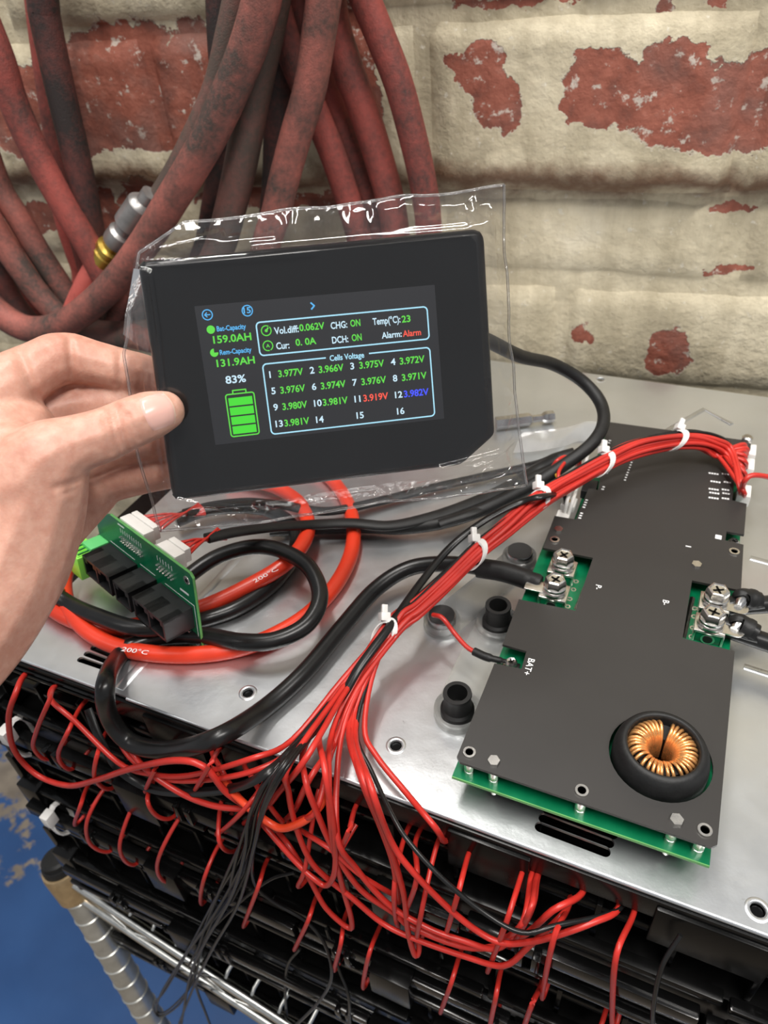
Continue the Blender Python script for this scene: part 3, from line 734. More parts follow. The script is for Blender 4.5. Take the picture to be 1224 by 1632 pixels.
for pts in ([(918, 927), (914, 940), (908, 955), (905, 967)], [(1107, 970), (1106, 983), (1104, 1001), (1102, 1015)]):
    for p in pts:
        c = at_z(*p, .0156); mb = MB().lathe([(.0007, .0), (.0009, .0003), (.0015, .0003), (.0016, 0)], Matrix.Translation(c), 12); mb.f = mb.f[:-2]; mb.m = mb.m[:-2]
        mb.build('via_ring', 'tin', bms, fixn=False)
# small BAT+ screw and the small screw on the right edge
for p in ((815, 1054), (1170, 862)):
    c = at_z(*p, .02); T = Matrix.Translation((c.x, c.y, 0))
    MB().box((c.x - .0042, c.y - .003, .0156), (c.x + .0042, c.y + .003, .0165), None, .0005).build('terminal_lug', 'tin', bms, smooth=30)
    h = MB().lathe([(.0026, .0165), (.0030, .0175), (.0030, .0195), (.0022, .0205), (.0014, .0203), (0, .0198)], T, 14).build('bolt', 'tin', bms, smooth=30)
    mb = MB(); rz = Matrix.Translation((c.x, c.y, .0202)) @ Matrix.Rotation(.6, 4, 'Z'); mb.box((-.0015, -.0003, -.0005), (.0015, .0003, .0002), rz); mb.box((-.0003, -.0015, -.0005), (.0003, .0015, .0002), rz); mb.build('cross_slot', 'black_plastic', h)
# white print
def print_text(s, px, py, h, ang, name='white_lettering'):
    vs, fs = text_mesh(s, h / .7, .01 * h); c = at_z(px, py, ZT + .00015)
    mx = Matrix.Translation(c) @ Matrix.Rotation(ang, 4, 'Z')
    MB().add([mx @ v for v in vs], fs).build(name, 'mark_white', bms, fixn=False)
print_text('BAT+', 843, 1048, .0032, -math.pi / 2)
print_text('P-', 950, 931, .0032, -math.pi / 2)
print_text('B-', 1057, 955, .0032, -math.pi / 2)
mk = MB()
def mark(px, py, w_, h_, z=ZT):
    c = at_z(px, py, z + .0001); mk.box((c.x - w_ / 2, c.y - h_ / 2, c.z - .0001), (c.x + w_ / 2, c.y + h_ / 2, c.z + .0001))
for r_, (a, b) in enumerate(((1138, 754), (1141, 767), (1138, 779), (1139, 785), (1138, 793))):
    for q in range(4): mark(a - 7 + q * 4.2, b + q * .6, .0012, .0014)
    for q in range(3): mark(a + 14 + q * 4.2, b + 1 + q * .6, .0012, .0014)
for q in range(9): mark(1008 - q * 1.5, 733 + q * 4, .0012, .001)
for a, b, n in ((935, 797, 4), (927, 818, 3), (972, 702, 2), (968, 750, 2), (962, 776, 2)):
    for q in range(n): mark(a - q * 1.5, b + q * 3.8, .0016, .001)
mark(1145, 856, .0034, .0036); mark(1097, 871, .003, .0008)
mk.build('silkscreen', 'mark_white', bms)
# balance connectors at the upper right, comms connectors at the upper left
for p in ((1183, 788), (1189, 745), (1192, 722)):
    c = at_z(*p, .02); MB().box((c.x - .0035, c.y - .0065, .0156), (c.x + .0045, c.y + .0065, .0235), None, .0008).build('connector_housing', 'white_plastic', bms, smooth=30)
for p in ((1150, 712), (1160, 716), (1170, 722), (1152, 722), (1164, 732)):
    c = at_z(*p, ZT); MB().box((c.x - .0018, c.y - .0022, ZT), (c.x + .0018, c.y + .0022, ZT + .0012), None, .0003).build('component', 'tin', bms, smooth=30)
c = at_z(1190, 703, ZT); MB().lathe([(0, ZT), (.0035, ZT), (.0035, ZT + .003), (.0025, ZT + .004), (0, ZT + .004)], Matrix.Translation((c.x, c.y, 0)), 14).build('corner_screw', 'tin', bms, smooth=30)
for p, w_ in (((897, 822), .004), ((907, 800), .0045), ((925, 745), .0045), ((948, 700), .004)):
    c = at_z(*p, .02); MB().box((c.x - w_, c.y - .005, .0156), (c.x + w_, c.y + .005, .0205), None, .0008).build('connector_housing', 'white_plastic', bms, smooth=30)
c = at_z(941, 778, .02); MB().box((c.x - .005, c.y - .007, .0156), (c.x + .004, c.y + .007, .022), None, .0006).build('socket', 'jack_black', bms, smooth=30)
#====CABLES====
def cable(name, pts, r, mat, label, cat='cable', group=None, seg=14, sub=8, flat=1.):
    P = spline([G(*p) for p in pts], sub)
    return MB().tube(P, r, seg, flat=flat, up=Vector((0, 0, 1)) if flat != 1 else None).build(name, mat, smooth=True, label=label, cat=cat, group=group)
RB = .0048
# thick black cable from the P- terminal
pk = thing('black_power_cable', G(300, 1190, 0), 'thick black power cable looping from the left bolted terminal over the plate edge', 'cable')
P = spline([G(*p) for p in [(826, 919, .022), (785, 908, .022), (720, 899, .018), (655, 905, .014), (600, 938, .010), (545, 1000, .008), (485, 1072, .007), (420, 1130, .007), (345, 1176, .010), (270, 1195, .013), (208, 1183, .013),
    (174, 1142, .012), (168, 1092, .010), (185, 1052, .007), (212, 1028, .006), (255, 1016, .0055), (323, 1013, .010), (385, 1023, .0155), (440, 1020, .0165), (490, 994, .018), (510, 950, .021), (492, 904, .024), (447, 877, .024), (400, 872, .022), (345, 888, .018), (300, 918, .014), (262, 950, .010)]], 8)
MB().tube(P, RB, 14).build('insulation', 'black_cable', pk, smooth=True)
MB().tube(spline([G(762, 905, .0205), G(800, 911, .022), G(836, 922, .022), G(862, 930, .0222)]), [.0058] * 14 + [.005] * 4 + [.0042], 14).build('heat_shrink', 'black_sleeve', pk, smooth=True)
MB().box((t2.x - .016, t2.y - .004, .0236), (t2.x + .004, t2.y + .004, .0244), None, .0003).build('ring_lug', 'tin', pk, smooth=30)
# two black cables on the right
for tt, (a, b), nm, lab in ((t3, (1240, 962), 'upper', 'black cable with silver lug on the farther right bolt'), (t4, (1240, 1030), 'lower', 'black cable with silver lug on the nearer right bolt')):
    q = thing('black_lug_cable', (tt.x + .02, tt.y, .02), lab, 'cable')
    MB().slab([obround((tt.x - .002, tt.y), (tt.x + .012, tt.y - .001), .0042)], .0236, .0244).build('ring_lug', 'tin', q, smooth=30)
    l0 = Vector((tt.x + .011, tt.y - .001, .0246)); l1 = at_z(1184 if nm == 'upper' else 1178, 953 if nm == 'upper' else 994, .025)
    MB().tube([l0, l0.lerp(l1, .4), l1], [.0020, .0030, .0034], 12).build('lug_barrel', 'steel', q, smooth=True)
    l2 = at_z(a, b, .018); l3 = l2 + (l2 - l1).normalized() * .5; l3.z = .006
    MB().tube(spline([l1.lerp(l0, .25), l1, l1.lerp(l2, .3)]), [.0042] * 4 + [.0052] * 6 + [.0056] * 3, 14).build('heat_shrink', 'black_sleeve', q, smooth=True)
    MB().tube(spline([l1.lerp(l2, .1), l1.lerp(l2, .5), l2, l3]), .0048, 14).build('insulation', 'black_cable', q, smooth=True)
# second black coil
q = thing('black_coiled_cable', G(450, 918, 0), 'black cable coiled inside the red cables with an orange tape tag', 'cable')
MB().tube(spline([G(*p) for p in [(70, 922, .016), (86, 944, .015), (112, 963, .012), (150, 980, .0145), (211, 1000, .0155), (270, 1001, .0125), (323, 988, .0055), (380, 968, .0055), (435, 930, .0055), (468, 885, .0055), (470, 845, .006), (440, 818, .007), (395, 808, .008), (330, 812, .010), (280, 830, .010)]], 8), RB, 14).build('insulation', 'black_cable', q, smooth=True)
pa, pb = G(74, 930, .0155), G(92, 950, .0145)
MB().tube([pa, pa.lerp(pb, .5), pb], [.0058, .006, .0058], 12).build('orange_tag', 'tag_orange', q, smooth=True)
c = G(78, 945, .009); MB().box((c.x - .004, c.y - .005, .0002), (c.x + .003, c.y + .006, .012), None, .001).build('orange_tag', 'tag_orange', q, smooth=30)
# two red cables
def cable_print(root, a, b, h, col, s='200°C'):
    vs, fs = text_mesh(s, .0036 / .7, 0); wd = max(v.x for v in vs)
    p0, p1 = G(*a, h), G(*b, h); d = (p1 - p0); k = d.length / wd
    mx = frame(p0, (0, 0, 1), d)
    MB().add([mx @ Vector((v.x * k, (v.y - .0018) * .8, 0)) for v in vs], fs).build('printed_lettering', col, root, fixn=False)
q = thing('red_power_cable', G(300, 1043, 0), 'orange-red cable curving in front of the green board nearest to the vent slots', 'cable')
MB().tube(spline([G(*p) for p in [(128, 872, .022), (108, 905, .016), (102, 935, .012), (110, 970, .010), (135, 1002, .008), (175, 1026, .006), (230, 1040, .0055), (300, 1044, .0055), (370, 1036, .0055), (430, 1016, .0055), (490, 980, .0055), (535, 932, .0055), (560, 880, .0055), (562, 830, .0055), (545, 785, .0055), (505, 745, .0055), (440, 720, .0055)]], 8), RB, 14).build('insulation', 'cable_red', q, smooth=True)
cable_print(q, (194, 1034), (236, 1040), .0105, 'mark_white')
q = thing('red_power_cable', G(330, 966, 0), 'orange-red cable running behind the green board inside the outer red loop', 'cable')
MB().tube(spline([G(*p) for p in [(40, 930, .012), (70, 960, .009), (115, 988, .007), (174, 1001, .0055), (250, 990, .006), (330, 965, .007), (400, 932, .011), (455, 898, .0155), (485, 862, .0155), (490, 828, .013), (470, 795, .010), (425, 772, .008), (360, 760, .007)]], 8), RB, 14).build('insulation', 'cable_red', q, smooth=True)
cable_print(q, (404, 927), (442, 906), .0188, 'mark_white')
# black sleeved lead to the display, and the flat sleeves from the green board
cable('display_lead', [(700, 520, .16), (770, 540, .13), (830, 568, .10), (880, 580, .08), (925, 605, .065), (955, 638, .055), (962, 672, .05), (945, 705, .045), (905, 737, .038), (850, 772, .028), (780, 808, .016), (710, 832, .010), (640, 842, .0075), (580, 840, .006), (500, 842, .006), (430, 845, .008)], .0042, 'black_sleeve', 'black round lead bending down from behind the display')
cable('flat_sleeve', [(330, 858, .046), (375, 848, .04), (430, 841, .03), (500, 836, .018), (560, 834, .014), (620, 838, .012), (680, 826, .012), (740, 806, .012), (800, 780, .012), (850, 750, .012), (890, 728, .02)], .0045, 'black_sleeve', 'black fabric sleeve from the nearer white plug of the green board', flat=.55)
cable('flat_sleeve', [(296, 818, .046), (340, 806, .04), (400, 800, .03), (450, 805, .018), (520, 815, .010), (600, 800, .006), (680, 780, .005), (760, 762, .005), (840, 744, .006), (880, 730, .018), (915, 720, .022)], .0042, 'black_sleeve', 'black fabric sleeve from the farther white plug of the green board', flat=.55)
cable('flat_sleeve', [(905, 735, .022), (880, 745, .016), (845, 762, .012), (812, 790, .010), (760, 815, .016), (700, 835, .012)], .0035, 'black_sleeve', 'short black sleeve ending beside the left connectors of the long board', flat=.6)
cable('black_wire_pair', [(905, 785, .022), (870, 790, .05), (830, 800, .047), (775, 828, .042), (720, 870, .034), (670, 930, .030), (620, 1000, .032), (575, 1060, .028), (545, 1110, .02), (500, 1165, .012), (455, 1208, .008), (425, 1250, .012), (408, 1290, .016), (400, 1340, .018), (385, 1400, .018)], .0024, 'black_cable', 'flat black twin lead arching left of the red wire bundle', flat=.6)
# white, yellow and red leads at the long board's left connectors
lc = thing('connector_leads', at_z(910, 760, .02), 'white, yellow and red leads plugged in at the left of the long board', 'wires')
for i, (mat, pts) in enumerate((('wire_white', [(900, 818, .02), (905, 795, .03), (915, 770, .028), (922, 745, .02)]), ('wire_white', [(906, 820, .02), (913, 797, .028), (921, 775, .024), (930, 750, .02)]),
    ('black_cable', [(903, 806, .02), (899, 788, .026), (893, 768, .03), (885, 750, .022)]), ('wire_yellow', [(908, 800, .02), (895, 770, .034), (886, 755, .034), (884, 742, .028)]), ('wire_red', [(925, 745, .022), (910, 730, .036), (898, 740, .04), (890, 755, .04), (893, 775, .036)]),
    ('wire_red', [(948, 700, .022), (930, 715, .03), (925, 730, .03), (924, 745, .022)]), ('wire_red', [(918, 740, .022), (903, 728, .034), (888, 734, .036), (880, 745, .03)]), ('wire_white', [(948, 702, .022), (940, 715, .03), (934, 735, .028), (928, 750, .02)]))):
    MB().tube(spline([G(*p) for p in pts]), .0012, 7).build('lead', mat, lc, smooth=True)
#====HARNESS====
hp = G(612, 1010, 0)
har = thing('wire_harness', hp, 'bundle of red balance wires with black leads held by white cable ties', 'wire harness')
core = [(1150, 720, .034), (1120, 704, .042), (1075, 702, .046), (1015, 714, .047), (960, 740, .046), (908, 768, .044), (858, 798, .042), (808, 842, .038), (757, 884, .034), (690, 948, .030), (640, 990, .028), (612, 1012, .027)]
CORE = spline([G(*p) for p in core], 5)
# cross section frames
def frames(P):
    out = []
    for i in range(len(P)):
        t = (P[min(i + 1, len(P) - 1)] - P[max(i - 1, 0)]).normalized(); u = Vector((0, 0, 1)); u = (u - t * u.z).normalized(); out.append((t.cross(u), u))
    return out
FR = frames(CORE)
hexo = [(0, 0)] + [(math.cos(a), math.sin(a)) for a in [k * math.pi / 3 for k in range(6)]] + [(1.9 * math.cos(a), 1.75 * math.sin(a)) for a in [k * math.pi / 5 + .3 for k in range(10)]]
random.shuffle(hexo)
hexo[14] = (1.75, .95); hexo[15] = (1.15, 1.6)
HR = .00145
tails = [ # after the last tie: the way each wire fans out (pixel, height above plate / in front of the modules)
    ('wire_red', [(540, 1110, .02), (466, 1179, .012), (400, 1209, .014), (300, 1236, .018), (235, 1233, .02), (188, 1215, .02), (120, 1150, .016), (82, 1116, .012), (88, 1093, .002)]),
    ('wire_red', [(545, 1115, .02), (478, 1185, .012), (400, 1230, .016), (294, 1245, .018), (240, 1231, .017), (200, 1198, .014), (178, 1140, .006)]),
    ('wire_red', [(535, 1105, .02), (512, 1160, .016), (517, 1222, .016), (532, 1315, .022), (534, 1385, .024), (521, 1411, .024), (500, 1400, .024), (470, 1372, .022), (425, 1321, .018), (398, 1290, .012)]),
    ('wire_red', [(545, 1100, .02), (530, 1165, .016), (524, 1253, .018), (531, 1346, .022), (545, 1410, .022), (560, 1465, .022), (556, 1479, .022), (520, 1448, .022), (494, 1402, .02), (462, 1350, .016), (440, 1322, .01)]),
    ('wire_red', [(535, 1100, .018), (488, 1185, .014), (486, 1240, .016), (506, 1297, .02), (535, 1360, .022), (575, 1418, .022), (628, 1455, .02), (660, 1480, .02), (752, 1511, .02), (830, 1493, .016), (881, 1451, .012), (927, 1424, .004)]),
    ('wire_red', [(530, 1105, .02), (463, 1215, .016), (460, 1262, .018), (473, 1321, .02), (495, 1372, .022), (525, 1403, .022), (560, 1430, .022), (609, 1471, .022), (660, 1496, .022), (743, 1525, .022), (803, 1539, .022), (844, 1507, .016), (890, 1465, .01), (906, 1442, .002)]),
    ('wire_red', [(560, 1095, .022), (556, 1160, .018), (575, 1238, .016), (608, 1321, .018), (627, 1377, .02), (634, 1430, .02), (636, 1438, .014)]),
    ('wire_red', [(562, 1095, .022), (560, 1165, .018), (579, 1242, .018), (618, 1340, .02), (643, 1424, .022), (650, 1484, .022), (661, 1522, .022), (668, 1512, .02), (662, 1470, .016)]),
    ('wire_red', [(568, 1090, .022), (581, 1160, .014), (600, 1205, .010), (646, 1262, .008), (693, 1318, .008), (711, 1340, .006)]),
    ('wire_red', [(552, 1100, .02), (540, 1170, .014), (494, 1240, .014), (470, 1290, .014), (452, 1308, .008)]),
    ('wire_red', [(556, 1100, .022), (543, 1180, .016), (537, 1328, .022), (568, 1384, .022), (618, 1440, .022), (680, 1478, .022), (740, 1500, .02), (790, 1512, .02), (830, 1480, .014), (850, 1440, .008), (856, 1400, .002)]),
    ('wire_red', [(565, 1092, .022), (566, 1166, .018), (590, 1250, .02), (622, 1338, .022), (660, 1392, .024), (729, 1460, .024), (790, 1500, .024), (840, 1502, .022), (890, 1490, .018), (945, 1470, .01), (985, 1449, .002)]),
    ('wire_red', [(540, 1112, .02), (490, 1205, .014), (445, 1262, .014), (420, 1290, .012), (360, 1330, .006)]),
    ('wire_red', [(548, 1108, .02), (528, 1200, .014), (505, 1290, .018), (478, 1306, .018), (445, 1322, .016), (420, 1312, .012), (398, 1282, .008)]),
    ('black_cable', [(572, 1085, .022), (568, 1166, .016), (593, 1231, .012), (630, 1309, .014), (660, 1352, .02), (706, 1401, .024), (766, 1451, .026), (831, 1486, .026), (890, 1474, .018), (987, 1449, .004)]),
    ('black_cable', [(545, 1105, .022), (492, 1170, .016), (443, 1226, .018), (410, 1285, .02), (396, 1350, .022), (372, 1420, .022), (330, 1480, .022)]),
]
heads = [(1188, 718), (1190, 724), (1187, 735), (1186, 742), (1184, 752), (1187, 760), (1183, 768), (1182, 776), (1185, 782), (1181, 786), (1187, 728), (1189, 745), (1184, 772), (1186, 790), (1180, 780), (1183, 764)]
for i, (mat, tail) in enumerate(tails):
    ox, oy = hexo[i]; pts = []
    hx = G(heads[i][0], heads[i][1], .024)
    pts.append(hx); pts.append(G(heads[i][0] - 3, heads[i][1] - 10, .034))
    for j in range(0, len(CORE), 4):
        b, u = FR[j]; tw = .35 * math.sin(j * .09 + i); s_ = HR * 2.35
        wav = 1 + .15 * math.sin(j * .35 + i * 1.7)
        co, si = math.cos(tw), math.sin(tw)
        pts.append(CORE[j] + (b * (ox * co - oy * si) + u * (ox * si + oy * co)) * s_ * wav)
    k1 = .42 + .05 * math.sin(i * 2.1); tail = [(612 + (tail[1][0] - 612) * k1 - 4, 1012 + (tail[1][1] - 1012) * k1, .022)] + tail[1:]
    for a in tail: pts.append(G(*a))
    if tail[-1][2] < .01: pts[-1] = at_y(tail[-1][0], tail[-1][1], YEND); pts.append(Vector((pts[-1].x, .171, min(pts[-1].z - .004, -.0215))))
    MB().tube(spline(pts, 5), HR if mat == 'wire_red' else .0011, 7).build('red_wire' if mat == 'wire_red' else 'black_wire', mat, har, smooth=True)
# free wires of the harness that lie over the modules
for mat, pts, r in (('wire_red', [(42, 1074, .004), (25, 1105, .014), (14, 1145, .02), (23, 1196, .022), (59, 1235, .022), (108, 1252, .022), (154, 1243, .024), (209, 1225, .024), (278, 1212, .022), (325, 1222, .02), (359, 1261, .02), (389, 1283, .016), (400, 1292, .008)], .0017),
    ('wire_orange', [(345, 1235, .014), (370, 1262, .018), (398, 1288, .022), (430, 1312, .022), (452, 1320, .022), (485, 1308, .02), (510, 1285, .014), (520, 1262, .004)], .0019),
    ('wire_red', [(178, 1125, .004), (192, 1165, .012), (215, 1205, .016), (240, 1232, .02), (290, 1265, .02), (340, 1284, .02), (390, 1290, .016)], .0016),
    ('wire_red', [(338, 1192, .004), (352, 1225, .012), (375, 1262, .014), (396, 1284, .014)], .0013), ('wire_red', [(390, 1215, .004), (402, 1240, .012), (430, 1285, .014), (450, 1310, .012)], .0013),
    ('wire_red', [(460, 1312, .01), (490, 1330, .018), (530, 1356, .022), (575, 1395, .022), (625, 1425, .016), (637, 1432, .006)], .0013),
    ('wire_red', [(1182, 782, .03), (1186, 768, .042), (1198, 758, .046), (1224, 760, .044), (1270, 772, .04), (1500, 830, .02), (1800, 905, .012)], .0016),
    ('wire_red', [(690, 980, .026), (705, 985, .028), (725, 1010, .022), (745, 1032, .02), (765, 1043, .02)], .0013)):
    Q = [G(*p) for p in pts]
    for e, o_ in ((0, -1), (-1, 1)):
        if pts[e][2] < .005 and pts[e][1] > 1050:
            Q[e] = at_y(pts[e][0], pts[e][1], YEND); tip = Vector((Q[e].x, .171, min(Q[e].z - .004, -.0215))); Q = [tip] + Q if e == 0 else Q + [tip]
    MB().tube(spline(Q, 6), r, 8).build('red_wire', mat, har, smooth=True)
MB().tube(spline([G(*p) for p in [(755, 1038, .02), (772, 1046, .02), (790, 1051, .02), (806, 1054, .0185)]], 6), [.0022] * 10 + [.0017] * 6 + [.0012] * 3, 10).build('heat_shrink', 'black_sleeve', har, smooth=True)
# black leads hanging in loops in front of the modules
for pts in ([(500, 1160, .018), (448, 1222, .02), (412, 1285, .024), (398, 1350, .026), (375, 1400, .026), (340, 1460, .03), (290, 1530, .034), (256, 1585, .036), (250, 1612, .036), (268, 1610, .036), (305, 1570, .034), (322, 1510, .03), (345, 1450, .026)],
            [(506, 1158, .018), (440, 1232, .02), (403, 1295, .022), (384, 1365, .024), (345, 1430, .026), (300, 1515, .03), (262, 1580, .034), (244, 1602, .034), (256, 1620, .034), (288, 1598, .034), (310, 1550, .034)],
            [(512, 1152, .018), (452, 1222, .022), (420, 1285, .026), (405, 1350, .028), (380, 1440, .028), (340, 1510, .032), (310, 1570, .036), (282, 1640, .04)],
            [(495, 1168, .018), (432, 1238, .022), (398, 1300, .026), (390, 1360, .028), (368, 1430, .03), (325, 1505, .034), (302, 1560, .036), (288, 1640, .04)],
            [(490, 1170, .018), (430, 1245, .02), (392, 1320, .024), (372, 1390, .026), (365, 1438, .026), (378, 1420, .022), (400, 1370, .016)],
            [(515, 1150, .018), (455, 1226, .022), (418, 1300, .026), (402, 1370, .026), (408, 1412, .022), (440, 1440, .02), (490, 1470, .018), (520, 1510, .02), (528, 1560, .024), (505, 1600, .026), (465, 1640, .03)],
            [(485, 1175, .018), (420, 1250, .02), (390, 1330, .024), (350, 1420, .026), (320, 1500, .03), (310, 1560, .034), (330, 1620, .036), (340, 1645, .036)],
            [(520, 1480, .012), (540, 1545, .014), (556, 1590, .02), (556, 1645, .024)], [(478, 1512, .012), (458, 1540, .016), (455, 1590, .02), (460, 1645, .024)],
            [(470, 1390, .008), (430, 1402, .012), (380, 1440, .016), (330, 1490, .024), (300, 1540, .03)],
            [(1085, 1490, .004), (1055, 1540, .012), (1042, 1600, .016), (1040, 1645, .016)]):
    MB().tube(spline([G(*p) for p in pts], 6), .00105, 7).build('black_wire', 'black_cable', har, smooth=True)
# flat black ribbon that runs left
MB().tube(spline([G(*p) for p in [(530, 1120, .02), (470, 1190, .014), (420, 1235, .018), (370, 1256, .018), (300, 1263, .018), (240, 1256, .018), (190, 1226, .018), (160, 1180, .014), (140, 1130, .006)]], 6), .0024, 8, flat=.4, up=Vector((0, -.4, 1))).build('black_ribbon', 'black_cable', har, smooth=True)
# cable ties
for (px, py, h) in ((1075, 702, .046), (960, 740, .046), (858, 798, .042), (757, 884, .034), (612, 1012, .027)):
    c = G(px, py, h); j = min(range(len(CORE)), key=lambda k: (CORE[k] - c).length); b, u = FR[j]; c = CORE[j]; t_ = (CORE[min(j + 1, len(CORE) - 1)] - CORE[j - 1]).normalized()
    ra_, rb_ = HR * 5.75, HR * 5.3
    vs, fs = [], []; n = 28
    for k in range(n):
        a = 2 * math.pi * k / n; d = b * math.cos(a) * ra_ + u * math.sin(a) * rb_
        for dr, dt in ((1, -.0017), (1.13, -.0017), (1.13, .0017), (1, .0017)): vs.append(c + d * dr + t_ * dt)
    for k in range(n):
        for q_ in range(4): fs.append((k * 4 + q_, ((k + 1) % n) * 4 + q_, ((k + 1) % n) * 4 + (q_ + 1) % 4, k * 4 + (q_ + 1) % 4))
    tie = MB().add(vs, fs).build('cable_tie', 'tie_nylon', har, smooth=30)
    hd = c + (b * .75 + u * .75) * ra_ * 1.1
    if b.x > 0: hd = c + (-b * .75 + u * .75) * ra_ * 1.15
    mx = frame(hd, (hd - c), t_)
    mb = MB(); mb.box((-.0026, -.0028, -.0012), (.0026, .0028, .0034), mx, .0007); mb.box((-.0016, -.0010, .003), (.0016, .0010, .0075), mx, .0004); mb.build('tie_head', 'tie_nylon', tie, smooth=30)
#====COMM====
U_ = Vector((.94303889, -.33225689, .01682305)); V_ = Vector((.03415587, .14699677, .98854708)); W_ = Vector((-.33092452, -.93166373, .14997219))
cm = Matrix((U_, V_, W_)).transposed().to_4x4(); cm.translation = Vector((-.21972928, .19718992, .0022))
pcb = thing('adapter_board', None, 'small green adapter board with three black sockets leaning below the hand', 'circuit board', matrix=cm)
LT = .104
MB().slab([[(0, 0), (0, .052), (-.002, .054), (-.083, .054), (-LT, .046), (-LT, .006), (-.098, .0), ]], -.0016, 0).build('printed_circuit', 'pcb_green', pcb, local=True)
MB().tube([Vector((0.0002, .001, -.0008)), Vector((.0002, .052, -.0008)), Vector((-.002, .0542, -.0008)), Vector((-.083, .0542, -.0008))], .0008, 4).build('board_edge', 'pcb_edge', pcb, local=True)
def jack(u1, wdt, ports, name='network_socket'):
    v0, H, D_ = .0165, .0138, .018
    b = MB(); u0 = u1 - wdt; th = .0016
    # open-fronted shell
    b.box((u0, v0, 0), (u1, v0 + H, .006)); b.box((u0, v0 + H - th, .006), (u1, v0 + H, D_)); b.box((u0, v0, .006), (u1, v0 + th, D_))
    n = ports; pw_ = wdt / n
    for k in range(n + 1):
        x = u0 + k * pw_; b.box((max(u0, x - th / 2 if 0 < k < n else (x if k == 0 else x - th)), v0, .006), (min(u1, x + th / 2 if 0 < k < n else (x + th if k == 0 else x)), v0 + H, D_))
    # stepped opening
    for k in range(n):
        x = u0 + k * pw_; b.box((x + th * .4, v0 + H - .0046, .006), (x + pw_ * .28, v0 + H, D_ - .0003)); b.box((x + pw_ * .72, v0 + H - .0046, .006), (x + pw_ - th * .4, v0 + H, D_ - .0003))
    return b.build(name, 'jack_black', pcb, local=True, smooth=30)
jack(-.0041, .0313, 2); jack(-.0395, .0168, 1); jack(-.0602, .0313, 2)
# pale green plug-in terminal on the left
MB().box((-.1035, .017, 0), (-.092, .031, .012), None, .0006).build('terminal_block', 'terminal_green', pcb, local=True, smooth=30)
tb = MB(); tb.box((-.1145, .012, .006), (-.0925, .028, .021), None, .0008)
for k in range(5): tb.box((-.1135 + k * .0042, .0275, .008), (-.1105 + k * .0042, .0285, .02), None, .0003)
tb.build('plug', 'lime_plastic', pcb, local=True, smooth=30)
for k in range(5):
    MB().box((-.1125 + k * .0042, .0282, .010), (-.1115 + k * .0042, .0292, .019)).build('plug_slot', 'pcb_green', pcb, local=True)
# white plugs behind the board with pins through
for u0, u1, n in ((-.075, -.049, 10), (-.036, -.018, 6)):
    b = MB(); b.box((u0, .046, -.0085), (u1, .0555, -.0016), None, .0007); b.box((u0 + .001, .0475, -.0125), (u1 - .001, .0562, -.0085), None, .0007)
    b.build('white_plug', 'white_plastic', pcb, local=True, smooth=30)
    for k in range(n):
        for r_ in (0, 1):
            x = u0 + .002 + (u1 - u0 - .004) * k / (n - 1)
            MB().lathe([(0, 0), (.0007, 0), (.0005, .0016), (0, .0018)], Matrix.Translation((x, .041 + r_ * .0028, 0)), 6).build('solder_pin', 'tin', pcb, local=True)
    mb = MB()
    for k in range(n): x = u0 + .002 + (u1 - u0 - .004) * k / (n - 1); mb.box((x - .0002, .0465, 0), (x + .0002, .0495, .0001))
    mb.build('silkscreen', 'mark_white', pcb, local=True)
mb = MB(); mb.box((-.03, .0325, 0), (-.002, .0328, .0001)); mb.box((-.002, .004, 0), (-.0017, .0328, .0001)); mb.box((-.056, .0325, 0), (-.04, .0328, .0001)); mb.box((-.09, .0325, 0), (-.062, .0328, .0001)); mb.box((-.014, .037, 0), (-.006, .0382, .0001)); mb.box((-.075, .0515, 0), (-.068, .0522, .0001)); mb.build('silkscreen', 'mark_white', pcb, local=True)
for (x, y) in ((-.0042, .0052), (-.006, .0475)):
    mb = MB().lathe([(.0013, .0001), (.0014, .0002), (.0026, .0002), (.0027, 0)], Matrix.Translation((x, y, 0)), 16); mb.build('mounting_hole', 'tin', pcb, local=True, smooth=30)
    MB().lathe([(0, .0003), (.0012, .0003)], Matrix.Translation((x, y, 0)), 12).build('mounting_hole', 'black_rubber', pcb, local=True)
MB().box((-.012, .006, 0), (-.008, .012, .002), None, .0003).build('component', 'tin', pcb, local=True)
# red leads between the white plugs and their sleeves
for (u0, u1, n, end) in ((-.073, -.051, 9, G(300, 818, .046)), (-.034, -.020, 7, G(334, 858, .046))):
    for k in range(n):
        a = cm @ Vector((u0 + (u1 - u0) * k / (n - 1), .052, -.0125)); b_ = end + Vector((0, 0, .003 * (k / (n - 1) - .5)))
        mid = a.lerp(b_, .5) + Vector((0, 0, .001 + .001 * math.sin(k * 2.)))
        MB().tube(spline([a, mid, b_, b_ + (b_ - a).normalized() * .01]), .0008, 6).build('red_lead', 'wire_red', pcb, smooth=True)
